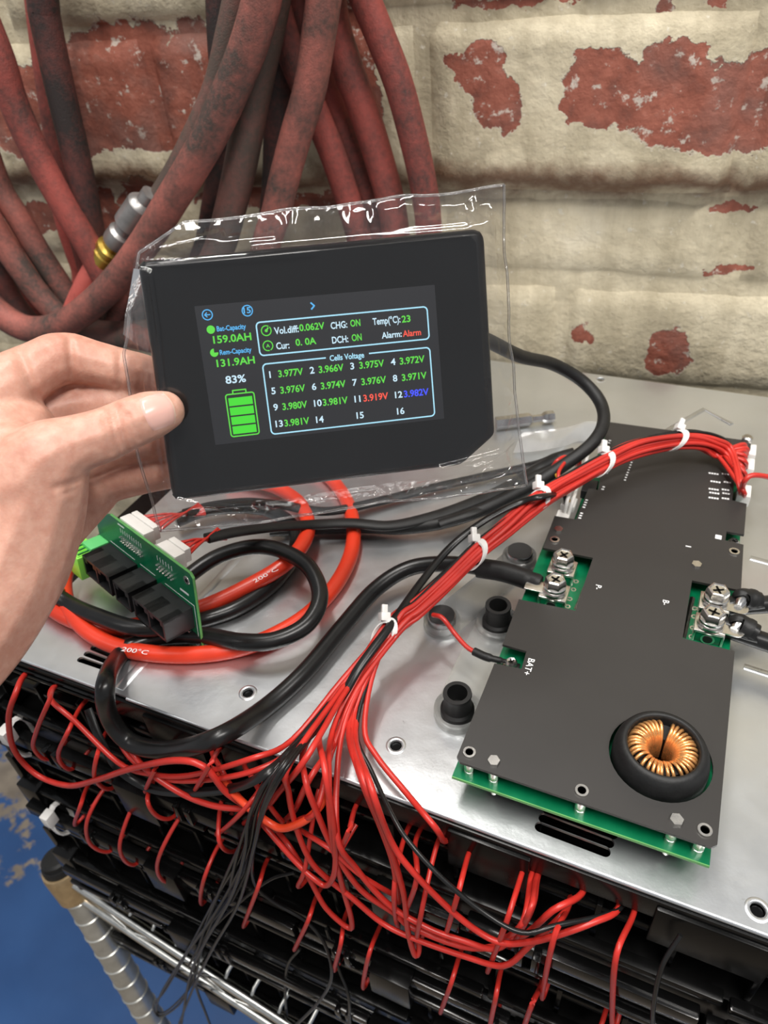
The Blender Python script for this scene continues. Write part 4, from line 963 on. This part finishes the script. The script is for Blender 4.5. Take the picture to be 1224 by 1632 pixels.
#====SMALL====
# clear plastic holders
def holder(pa, pb, r, label, kind):
    a, b = at_z(*pa, .006), at_z(*pb, .006); z1 = .0045
    h = thing('clear_plastic_holder', (a + b) / 2 * Vector((1, 1, 0)) if False else ((a.x + b.x) / 2, (a.y + b.y) / 2, 0), label, 'plastic holder')
    MB().slab([obround(a, b, r, 12)], .0003, .0022).build('base_strip', 'clear_plastic', h, smooth=30)
    for p in (a, b):
        mb = MB().lathe([(r * .98, .0022), (r * .98, .0062), (r * .86, .0062), (r * .86, .0022)], Matrix.Translation((p.x, p.y, 0)), 32); mb.build('cup', 'clear_plastic', h, smooth=30)
        T = Matrix.Translation((p.x, p.y, 0))
        if kind == 'disc':
            MB().lathe([(0, .0023), (.0078, .0023), (.0080, .0030), (.0080, .0085), (.0076, .0092), (0, .0092)], T, 32).build('disc_rim', 'steel', h, smooth=30)
            MB().lathe([(0, .0092), (.0074, .0092), (.0074, .0096), (0, .0097)], T, 32).build('disc_face', 'magnet_dark', h, smooth=30)
        else:
            MB().lathe([(.0085, .0023), (.0085, .006), (.0072, .0072), (.0066, .0150), (.0072, .0168), (.0070, .0180), (.0050, .0180), (.0048, .006), (0, .006)], T, 28).build('rubber_cap', 'black_rubber', h, smooth=30)
holder((828, 884), (704, 986), .0105, 'clear plastic strip with two dark discs under the wire bundle', 'disc')
holder((793, 988), (729, 1128), .012, 'clear plastic strip with two black rubber caps beside the black cover', 'cap')
# steel bit lying behind the bag, and a strip of hazy film
a, b = at_z(790, 676, .005), at_z(884, 664, .005); d = (b - a); L = d.length
bit = thing('steel_bit', (a.x, a.y, 0), 'steel driver bit with grooved end lying on the plate behind the bag', 'tool')
MB().lathe([(0, 0), (.0052, 0), (.0052, L * .55), (.0048, L * .58), (.0030, L * .62), (.0030, L * .78), (.0046, L * .83), (.0050, L * .9), (.0046, L * .98), (0, L)], frame(a + Vector((0, 0, .0005)), d), 6).build('shank', 'steel', bit, smooth=30)
P = [at_z(x, y, .004 + .004 * math.sin(i * 1.3)) for i, (x, y) in enumerate(((826, 702), (860, 700), (895, 694), (925, 688), (955, 690)))]
mb = MB(); S = spline(P, 5)
for i, p in enumerate(S): mb.v += [p + Vector((0, -.014, -.002)), p + Vector((0, -.004, .002 * math.sin(i))), p + Vector((.0, .006, .001)), p + Vector((0, .016, -.002))]
for i in range(len(S) - 1):
    for q_ in range(3): mb.f.append((i * 4 + q_, i * 4 + 4 + q_, i * 4 + 5 + q_, i * 4 + 1 + q_)); mb.m.append(0)
for v in mb.v: v.z = max(v.z, .0008)
mb.build('plastic_strip', 'hazy_film', smooth='all', label='crumpled whitish plastic strip on the plate left of the long board', cat='plastic strip', fixn=False)
#====DISPLAY====
dp = thing('touch_display', None, 'black touch display showing cell voltages, held up in a clear bag', 'display', matrix=DM)
def dl(px, py): p = disp(px, py); return (p.x, p.y)
TH = .013
bo = [(-.0645, .0455), (.068, .0475), (.0705, .0445), (.0705, -.037), (.0545, -.0485), (-.067, -.0485), (-.0685, -.046), (-.0665, .044)]
bm = bmesh.new(); top = [bm.verts.new((x, y, 0)) for x, y in bo]; f_ = bm.faces.new(top[::-1] if False else top)
r_ = bmesh.ops.extrude_face_region(bm, geom=[f_]); ev = [v for v in r_['geom'] if isinstance(v, bmesh.types.BMVert)]
for v in ev: v.co.z = -TH
bmesh.ops.recalc_face_normals(bm, faces=bm.faces); bmesh.ops.bevel(bm, geom=bm.edges[:], offset=.0028, segments=3, affect='EDGES', profile=.5)
bm.verts.index_update(); mb = MB().add([v.co.copy() for v in bm.verts], [[v.index for v in f.verts] for f in bm.faces]); bm.free()
mb.build('case', 'case_black', dp, local=True, smooth=40)
def inset(l, k): return [(x * k, y * k) for x, y in l]
MB().slab([inset(bo, .94)], -.0004, .0004).build('front_glass', 'glass_black', dp, local=True)
sq = [dl(309, 487), dl(691, 453), dl(707, 669), dl(346, 709)]
scr = MB().slab([[(-.0478, .0272), (.0478, .0272), (.0478, -.0272), (-.0478, -.0272)][::-1]], .0004, .0006).build('screen', 'screen_dark', dp, local=True)
INK = {}
def ink(c): return INK.setdefault(c, MB())
ZI = .0008
def z3(x, y): p = disp(190 + x * .5474, 290 + y * .5474); return Vector((p.x, p.y, ZI))
def txt(s, x0, y0, x1, y1, col, h=None, bold=.022):
    a, b = z3(x0, y0), z3(x1, y1); wd = (b - a).length
    vs, fs = text_mesh(s, 1, bold); tw = max(v.x for v in vs) - min(v.x for v in vs); xm = min(v.x for v in vs); hh = h or .0027
    # everything on the screen runs along the display's own x
    ky = hh / .70; k = wd / tw
    if len(s) <= 2 and s.isdigit() and x0 != 363: k = ky * 1.05
    yy = (a.y + b.y) / 2
    ink(col).add([Vector((a.x + (v.x - xm) * k, yy + v.y * ky, ZI)) for v in vs], fs)
def strip(pts, wd, col, closed=False):
    """flat line of even width"""
    n = len(pts); m = ink(col)
    for i in range(n if closed else n - 1):
        a, b = pts[i], pts[(i + 1) % n]; d = (b - a).normalized(); nn = Vector((-d.y, d.x, 0)) * wd / 2; e = d * wd * .3
        m.add([a - e - nn, b + e - nn, b + e + nn, a - e + nn], [(0, 1, 2, 3)])
def rrect(x0, y0, x1, y1, r, n=5):
    o = []
    for cx_, cy_, a0 in ((x1 - r, y1 - r, 0), (x0 + r, y1 - r, 90), (x0 + r, y0 + r, 180), (x1 - r, y0 + r, 270)):
        for i in range(n + 1): t = math.radians(a0 + 90 * i / n); o.append(Vector((cx_ + r * math.cos(t), cy_ + r * math.sin(t), ZI)))
    return o
for s, x0, y0, x1, y1, c, h in (
    ('Bat-Capacity', 285, 434, 370, 428, 'lit_cyan', .0019), ('159.0AH', 275, 469, 386, 461, 'lit_green', .0028), ('Rem-Capacity', 294, 503, 386, 495, 'lit_cyan', .0019), ('131.9AH', 285, 537, 396, 529, 'lit_green', .0028), ('83%', 311, 586, 370, 582, 'lit_white', .0029),
    ('Vol.diff:', 452, 443, 523, 437, 'lit_white', .0026), ('0.062V', 525, 434, 598, 428, 'lit_green', .0026), ('Cur:', 458, 487, 496, 484, 'lit_white', .0026), ('0. 0A', 514, 476, 574, 472, 'lit_green', .0026),
    ('CHG:', 616, 428, 664, 424, 'lit_white', .0026), ('ON', 673, 421, 702, 419, 'lit_green', .0026), ('DCH:', 620, 470, 667, 466, 'lit_white', .0026), ('ON', 677, 463, 706, 461, 'lit_green', .0026),
    ('Temp(°C):', 738, 416, 818, 409, 'lit_white', .0026), ('23', 822, 409, 848, 407, 'lit_green', .0026), ('Alarm:', 764, 456, 822, 450, 'lit_white', .0024), ('Alarm', 825, 450, 878, 446, 'lit_red', .0024),
    ('Cells Voltage', 613, 520, 713, 512, 'lit_frame', .0022)):
    txt(s, x0, y0, x1, y1, c, h)
cells = [('3.977V', 'g'), ('3.966V', 'g'), ('3.975V', 'g'), ('3.972V', 'g'), ('3.976V', 'g'), ('3.974V', 'g'), ('3.976V', 'g'), ('3.971V', 'g'), ('3.980V', 'g'), ('3.981V', 'g'), ('3.919V', 'r'), ('3.982V', 'b'), ('3.981V', 'g'), ('', ''), ('', ''), ('', '')]
for i, (v, c) in enumerate(cells):
    r_, k = divmod(i, 4)
    x = 438 + k * 117.5 + r_ * 6; y = 570 - k * 12.3 + r_ * 47.5
    n = str(i + 1); wn = 12 if i < 9 else 22
    txt(n, x, y, x + wn, y - 1, 'lit_white', .0026)
    if v: txt(v, x + 26, y - 2, x + 98, y - 9, {'g': 'lit_green', 'r': 'lit_red', 'b': 'lit_blue'}[c], .0027)
# frames
A1 = z3(402, 408); A2 = z3(901, 457)
strip(rrect(z3(404, 457).x, z3(650, 482).y, z3(898, 408).x, z3(650, 386).y, .0016), .00055, 'lit_frame', True)
bx0, by0, bx1, by1 = z3(430, 630).x, z3(680, 707).y, z3(910, 580).x, z3(660, 506).y
rr = rrect(bx0, by0, bx1, by1, .0016); g0, g1 = z3(600, 515).x, z3(728, 505).x
# rounded box open at the title
m5 = [Vector((g1, by1, ZI))] + [Vector((bx1 - .0016, by1, ZI))] + rr[5::-1][0:0] + [v for v in rr[:6]][::-1] + rr[18:24][::-1] + rr[12:18][::-1] + rr[6:12][::-1] + [Vector((g0, by1, ZI))]
strip(m5, .00055, 'lit_frame')
def ring(c, r, wd, col, n=20, a0=0, a1=360): strip([c + Vector((r * math.cos(t), r * math.sin(t), 0)) for t in [math.radians(a0 + (a1 - a0) * i / n) for i in range(n + 1)]], wd, col)
def pie(c, r, col, a0=0, a1=360, n=18): ink(col).add([c] + [c + Vector((r * math.cos(t), r * math.sin(t), 0)) for t in [math.radians(a0 + (a1 - a0) * i / n) for i in range(n + 1)]], [(0, i + 1, i + 2) for i in range(n)])
c = z3(257, 387); ring(c, .0019, .0004, 'lit_cyan'); strip([c + Vector((.001, 0, 0)), c + Vector((-.001, 0, 0))], .0004, 'lit_cyan'); strip([c + Vector((-.0002, .0008, 0)), c + Vector((-.001, 0, 0)), c + Vector((-.0002, -.0008, 0))], .0004, 'lit_cyan')
c = z3(373, 375); ring(c, .0020, .0004, 'lit_cyan'); txt('15', 363, 383, 384, 381, 'lit_cyan', .0022)
c = z3(563, 361); strip([c + Vector((-.0006, .0012, 0)), c + Vector((.0006, 0, 0)), c + Vector((-.0006, -.0012, 0))], .0006, 'lit_cyan')
c = z3(428, 433); ring(c, .0019, .0004, 'lit_green', a0=60, a1=400); strip([c, c + Vector((.0008, .001, 0))], .0006, 'lit_green'); pie(c, .0006, 'lit_green')
c = z3(433, 477); ring(c, .0019, .0004, 'lit_green', a0=-60, a1=280); txt('A', 428, 482, 439, 481, 'lit_green', .0013)
pie(z3(267, 430), .0016, 'lit_green', 0, 360); pie(z3(277, 497), .0016, 'lit_green', 90, 360)
# battery symbol
a, b = z3(316, 735), z3(394, 616)
x0, x1, y0, y1 = z3(318, 680).x, z3(400, 672).x, z3(365, 737).y, z3(352, 615).y
strip(rrect(x0, y0, x1, y1, .001), .0005, 'lit_green', True)
cxm = (x0 + x1) / 2; strip([Vector((cxm - .0026, y1, ZI)), Vector((cxm - .0026, y1 + .0014, ZI)), Vector((cxm + .0026, y1 + .0014, ZI)), Vector((cxm + .0026, y1, ZI))], .0005, 'lit_green')
hh = (y1 - y0 - .0012) / 4.15
for k in range(4):
    yb = y0 + .0009 + k * hh; ink('lit_bar').add([Vector((x0 + .0009, yb, ZI)), Vector((x1 - .0009, yb, ZI)), Vector((x1 - .0009, yb + hh * .84, ZI)), Vector((x0 + .0009, yb + hh * .84, ZI))], [(0, 1, 2, 3)])
names = {'lit_green': 'green_readings', 'lit_white': 'white_captions', 'lit_red': 'red_warning', 'lit_blue': 'blue_reading', 'lit_cyan': 'blue_captions', 'lit_frame': 'frame_lines', 'lit_bar': 'battery_bars'}
for c, m_ in INK.items(): m_.build(names[c], c, scr, local=True, fixn=False)
#====BAG====
OUT = [(-.0625, .0525), (-.047, .0585), (.0, .061), (.0815, .0635), (.0805, .03), (.0800, -.005), (.083, -.035), (.0855, -.063), (.026, -.0625), (-.034, -.0635), (-.074, -.062), (-.079, -.03), (-.0775, .012), (-.070, .042)]
# grid between the four sides of the bag outline
sides = dict(top=[(-.066, .049), (-.047, .0585), (0, .0605), (.0815, .0635)], bot=[(-.076, -.062), (-.034, -.0635), (.026, -.0625), (.0855, -.063)],
             left=[(-.076, -.062), (-.080, -.03), (-.0785, .012), (-.066, .049)], right=[(.0855, -.063), (.083, -.035), (.0800, .0), (.0815, .0635)])
def on(side, t):
    P = [Vector((x, y, 0)) for x, y in sides[side]]; k = t * (len(P) - 1); i = min(int(k), len(P) - 2); return P[i].lerp(P[i + 1], k - i)
NU, NV = 170, 125
def ridge(p, s, seed): return 1 - abs(noise.noise(Vector((p.x * s + seed, p.y * s * .8 - seed, seed)))) * 2
# folds pressed into the film: pixel polylines, height, half width (all in the display's frame)
FOLDS = [([(250, 398), (300, 384), (350, 372)], .0022, .0022), ([(228, 417), (300, 419), (400, 412), (500, 403)], .0009, .0012), ([(214, 424), (240, 436), (252, 520), (262, 640)], .0012, .0014), ([(226, 430), (246, 560), (272, 782)], .0014, .0014),
    ([(748, 300), (773, 346), (812, 341)], .0020, .0013), ([(792, 300), (794, 326)], .0020, .0018), ([(776, 420), (782, 540), (789, 690)], .0018, .0014), ([(786, 470), (790, 590), (794, 690)], .0016, .0011),
    ([(800, 345), (806, 362), (803, 385), (812, 402), (806, 420)], .0016, .0012), ([(797, 480), (812, 500), (800, 530), (816, 545), (803, 575), (815, 590)], .0022, .0016), ([(795, 610), (822, 630), (806, 650), (820, 664), (800, 690), (815, 700)], .0020, .0015),
    ([(655, 806), (700, 778), (760, 742), (790, 725)], .0016, .0012), ([(700, 745), (740, 735), (790, 722), (830, 705)], .0018, .0014), ([(770, 765), (805, 752), (838, 742)], .0018, .0016), ([(725, 790), (760, 775), (835, 770)], .0014, .0012),
    ([(314, 803), (340, 808), (390, 838), (384, 810), (330, 804)], .0016, .0012), ([(225, 760), (240, 810), (248, 835)], .0016, .0014), ([(262, 760), (280, 795), (330, 806)], .0014, .0014), ([(200, 770), (225, 785), (262, 770)], .0012, .0014),
    ([(560, 330), (640, 318), (700, 308)], .0010, .0022), ([(420, 356), (470, 340), (520, 330)], .0010, .0022), ([(430, 800), (520, 785), (640, 772), (720, 755)], .0010, .0018), ([(600, 815), (612, 788)], .0010, .0010), ([(400, 395), (520, 384), (640, 376), (745, 368)], .0010, .0016)]
FS = []
for pl, a_, w_ in FOLDS:
    q = [disp(*p) for p in pl]
    for A_, B_ in zip(q, q[1:]): FS.append((A_.x, A_.y, B_.x - A_.x, B_.y - A_.y, (B_.x - A_.x) ** 2 + (B_.y - A_.y) ** 2, a_, w_))
def fold(p):
    best = 0
    for ax_, ay_, dx, dy, l2, a_, w_ in FS:
        t = ((p.x - ax_) * dx + (p.y - ay_) * dy) / l2
        if t < 0: t = 0
        elif t > 1: t = 1
        d = math.hypot(p.x - ax_ - dx * t, p.y - ay_ - dy * t)
        if d < w_: best = max(best, a_ * (1 - d / w_))
    return best
def sheet(front):
    vs = []
    for i in range(NU + 1):
        for j in range(NV + 1):
            s, t = i / NU, j / NV
            p = on('bot', s) * (1 - t) + on('top', s) * t + on('left', t) * (1 - s) + on('right', t) * s
            c00, c10, c01, c11 = (Vector((*sides['bot'][0], 0)), Vector((*sides['bot'][-1], 0)), Vector((*sides['top'][0], 0)), Vector((*sides['top'][-1], 0)))
            p = p - (c00 * (1 - s) * (1 - t) + c10 * s * (1 - t) + c01 * (1 - s) * t + c11 * s * t)
            dx = max(-.0680 - p.x, p.x - .0708, 0); dy = max(-.0487 - p.y, p.y - .0477, 0); dd = math.hypot(dx, dy)
            k = max(0, 1 - dd / .0115); k = k * k * (3 - 2 * k)
            sg = 1 if front else -1
            z = -.0065 + sg * .0077 * k
            edge = min(1, min(s, 1 - s, t, 1 - t) * 14 + .3)
            cr = max(0, ridge(p, 55, 2.3 if front else 9.1)) ** 4 * .6 + max(0, ridge(p, 120, 5.7 if front else 1.9)) ** 4 * .3
            z += sg * cr * (.0028 + .0030 * max(0, min(1, (p.x - .066) / .01)) + .0022 * max(0, min(1, (-.046 - p.y) / .01))) * (1 - k) * edge + noise.noise(Vector((p.x * 22, p.y * 22, 4))) * .005 * (1 - k)
            z += sg * max(0, ridge(p, 190, 3.3 if front else 7.7)) ** 3 * .0016 * (1 - k) * edge * max(0, min(1, .35 + 1.6 * noise.noise(Vector((p.x * 40, p.y * 40, 11)))))
            z += sg * fold(p) * (1 if front else .5) * edge
            z += sg * .00035 * noise.noise(Vector((p.x * 45, p.y * 45, 2 if front else 5))) * k
            if k > .8: z = max(z, .0009) if front else min(z, -TH - .0008)
            jig = (1 - k) * .0012
            vs.append(Vector((p.x + noise.noise(Vector((p.x * 60, p.y * 60, 7))) * jig, p.y + noise.noise(Vector((p.x * 60, p.y * 60, 17))) * jig, z)))
    fs = []
    for i in range(NU):
        for j in range(NV): a = i * (NV + 1) + j; fs.append((a, a + NV + 1, a + NV + 2, a + 1))
    return vs, fs
bag = thing('clear_bag', None, 'crinkled clear plastic bag wrapped around the display', 'plastic bag', matrix=DM)
vf, ff = sheet(True); vb, fb = sheet(False)
MB().add(vf, ff).build('front_film', 'clear_film', bag, local=True, smooth='all', fixn=False)
MB().add(vb, fb).build('back_film', 'clear_film', bag, local=True, smooth='all', fixn=False)
seam = MB()
for idx in ([i * (NV + 1) + NV for i in range(NU + 1)], [i * (NV + 1) for i in range(NU + 1)], list(range(NV + 1)), [NU * (NV + 1) + j for j in range(NV + 1)]):
    seam.tube([(vf[i] + vb[i]) / 2 for i in idx], .0006, 5)
seam.build('welded_seam', 'film_seam', bag, local=True, smooth='all')
# loose flap folded back at the left edge
fl = MB(); pts = [(213, 428), (206, 470), (199, 505), (196, 533)]; inn = [(250, 432), (246, 478), (240, 520), (236, 562)]
for (a, b), (c_, d_) in zip(pts, inn):
    for k in range(5): t_ = k / 4; fl.v.append(disp(a + (c_ - a) * t_, b + (d_ - b) * t_, -.004 - .003 * math.sin(t_ * 3 + b * .02)))
for i in range(3):
    for k in range(4): fl.f.append((i * 5 + k, i * 5 + k + 1, i * 5 + k + 6, i * 5 + k + 5)); fl.m.append(0)
fl.build('loose_flap', 'film_seam', bag, local=True, smooth='all', fixn=False)
#====HAND====
def capsule_chain(bm, pts, n=14):
    """rounded tapered limbs: spheres densely placed along a smooth path"""
    P = spline([Vector(p[:3]) for p in pts], 10); R_ = spline([Vector((p[3], 0, 0)) for p in pts], 10)
    for p, r in zip(P, R_):
        bmesh.ops.create_icosphere(bm, subdivisions=2, radius=r.x, matrix=Matrix.Translation(p))
def hp_(px, py, h, r): p = dispw(px, py, h); return (p.x, p.y, p.z, r)
bm = bmesh.new()
# thumb in front of the bag
capsule_chain(bm, [hp_(262, 655, .0098, .0080), hp_(240, 662, .0122, .0094), hp_(205, 676, .0150, .0098), hp_(165, 694, .0175, .0103), hp_(120, 708, .020, .0110), hp_(75, 730, .022, .0140), hp_(40, 770, .020, .0185)])
# ball of the thumb, wrist and forearm, nearer to the camera
capsule_chain(bm, [hp_(75, 735, .021, .0150), hp_(50, 790, .018, .0200), hp_(25, 850, .018, .0230), hp_(-10, 920, .022, .0250), hp_(-70, 1000, .032, .0260), hp_(-180, 1100, .05, .028)])
capsule_chain(bm, [hp_(20, 730, .012, .0150), hp_(-20, 800, .008, .022), hp_(-60, 900, .012, .026), hp_(-130, 1000, .025, .028), hp_(-230, 1100, .045, .03)])
# index finger along the top, behind the bag
capsule_chain(bm, [hp_(262, 604, -.0235, .0076), hp_(228, 596, -.0235, .0086), hp_(195, 590, -.0225, .0092), hp_(150, 579, -.0215, .0096), hp_(100, 571, -.019, .0108), hp_(55, 590, -.013, .0112), hp_(0, 625, -.006, .0135), hp_(-60, 680, .0, .017)])
# middle finger under it
capsule_chain(bm, [hp_(262, 648, -.0245, .0076), hp_(225, 644, -.0255, .0086), hp_(180, 643, -.0265, .0092), hp_(120, 646, -.027, .0102), hp_(60, 665, -.022, .0115), hp_(-10, 710, -.012, .015)])
# ring and little finger lower down
capsule_chain(bm, [hp_(268, 700, -.026, .0078), hp_(215, 706, -.029, .0090), hp_(165, 718, -.031, .0098), hp_(110, 740, -.030, .0108), hp_(40, 775, -.02, .014), hp_(-20, 800, -.008, .017)])
capsule_chain(bm, [hp_(285, 752, -.029, .0072), hp_(225, 760, -.033, .0082), hp_(160, 775, -.036, .0092), hp_(105, 800, -.034, .0102), hp_(40, 850, -.020, .014), hp_(-20, 870, -.006, .018)])
# palm
for a, b in (((20, 690, -.004, .017), (60, 800, -.006, .019)), ((60, 760, -.012, .015), (40, 860, -.008, .019)), ((0, 700, 0, .018), (0, 860, .006, .022)), ((30, 860, .0, .02), (-20, 930, .012, .024)), ((150, 785, -.036, .011), (60, 850, -.02, .017))):
    capsule_chain(bm, [hp_(*a), hp_(*[(x + y) / 2 for x, y in zip(a, b)]), hp_(*b)])
me = bpy.data.meshes.new('hand_rough'); bm.to_mesh(me); bm.free()
ho = bpy.data.objects.new('hand_rough', me); COL.objects.link(ho)
md = ho.modifiers.new('r', 'REMESH'); md.mode = 'VOXEL'; md.voxel_size = .0011
md = ho.modifiers.new('s', 'SMOOTH'); md.factor = .5; md.iterations = 6
dg = bpy.context.evaluated_depsgraph_get(); me2 = bpy.data.meshes.new_from_object(ho.evaluated_get(dg)); bpy.data.objects.remove(ho)
vs = [v.co.copy() for v in me2.vertices]; fs = [tuple(p.vertices) for p in me2.polygons]; bpy.data.meshes.remove(me2)
# creases: thin valleys pressed into the skin along short arcs
def crease(a, b, depth, width, h):
    A_, B_ = dispw(*a, h), dispw(*b, h)
    return (A_, B_, depth, width)
CR = [crease((183, 644), (203, 722), .0026, .0013, .022), crease((174, 650), (190, 726), .0020, .0012, .024), crease((194, 650), (214, 712), .0011, .0010, .02), crease((165, 662), (178, 720), .0008, .0011, .024), crease((204, 660), (222, 700), .0007, .0009, .02),
      crease((110, 536), (116, 602), .0017, .0015, -.008), crease((193, 545), (192, 620), .0014, .0011, -.012), crease((187, 552), (186, 612), .0007, .0010, -.012), crease((28, 556), (64, 644), .0020, .0020, .0), crease((140, 764), (92, 776), .0016, .0014, .03), crease((136, 778), (100, 786), .0010, .0012, .03)]
for i, v in enumerate(vs):
    for A_, B_, dep, wd in CR:
        ab = B_ - A_; t_ = max(0, min(1, (v - A_).dot(ab) / ab.length_squared)); q_ = A_ + ab * t_
        dv = (v - q_); vr = (v - CAM).normalized(); lat = (dv - vr * dv.dot(vr)).length
        if lat < wd * 2.5 and abs(dv.dot(vr)) < .014: v += vr * dep * math.exp(-(lat / wd) ** 2)
hand = MB().add(vs, fs).build('person', 'skin', smooth='all', label='left hand gripping the bagged display between thumb and fingers', cat='person')
# thumb nail: a thin curved plate that follows the thumb
from mathutils.bvhtree import BVHTree
tree = BVHTree.FromPolygons(vs, fs)
def nail_pt(u, v_, lift):
    # u across (-1..1), v_ from root (0) to tip (1) in the thumb's own direction
    ax0, ax1 = dispw(228, 664, .02), dispw(279, 645, .02)
    d = (ax1 - ax0); side = d.cross((CAM - ax0)).normalized()
    wd = .0071 * (1 - .10 * abs(2 * v_ - 1) ** 4)
    q_ = ax0 + d * v_ + side * u * wd
    hit = tree.ray_cast(q_ + (CAM - q_).normalized() * .03, -(CAM - q_).normalized())
    if hit[0] is None: return q_
    return hit[0] + (CAM - hit[0]).normalized() * lift
nl = MB(); n1, n2 = 10, 12
for i in range(n1 + 1):
    for j in range(n2 + 1):
        u = -1 + 2 * i / n1; v_ = j / n2
        # rounded outline
        lim = 1 - .16 * u * u if True else 1
        vv = .08 * u * u + v_ * (1 - .22 * u * u - .08 * u * u)
        e = min(1 - abs(u), min(v_, 1 - v_) * 2)
        nl.v.append(nail_pt(u, vv, .0005 if e > .12 else -.0004))
for i in range(n1):
    for j in range(n2): a = i * (n2 + 1) + j; nl.f.append((a, a + n2 + 1, a + n2 + 2, a + 1)); nl.m.append(0 if j < n2 - 1 else 1)
nl.build('thumb_nail', ['nail', 'nail_rim'], hand, smooth='all', fixn=False)
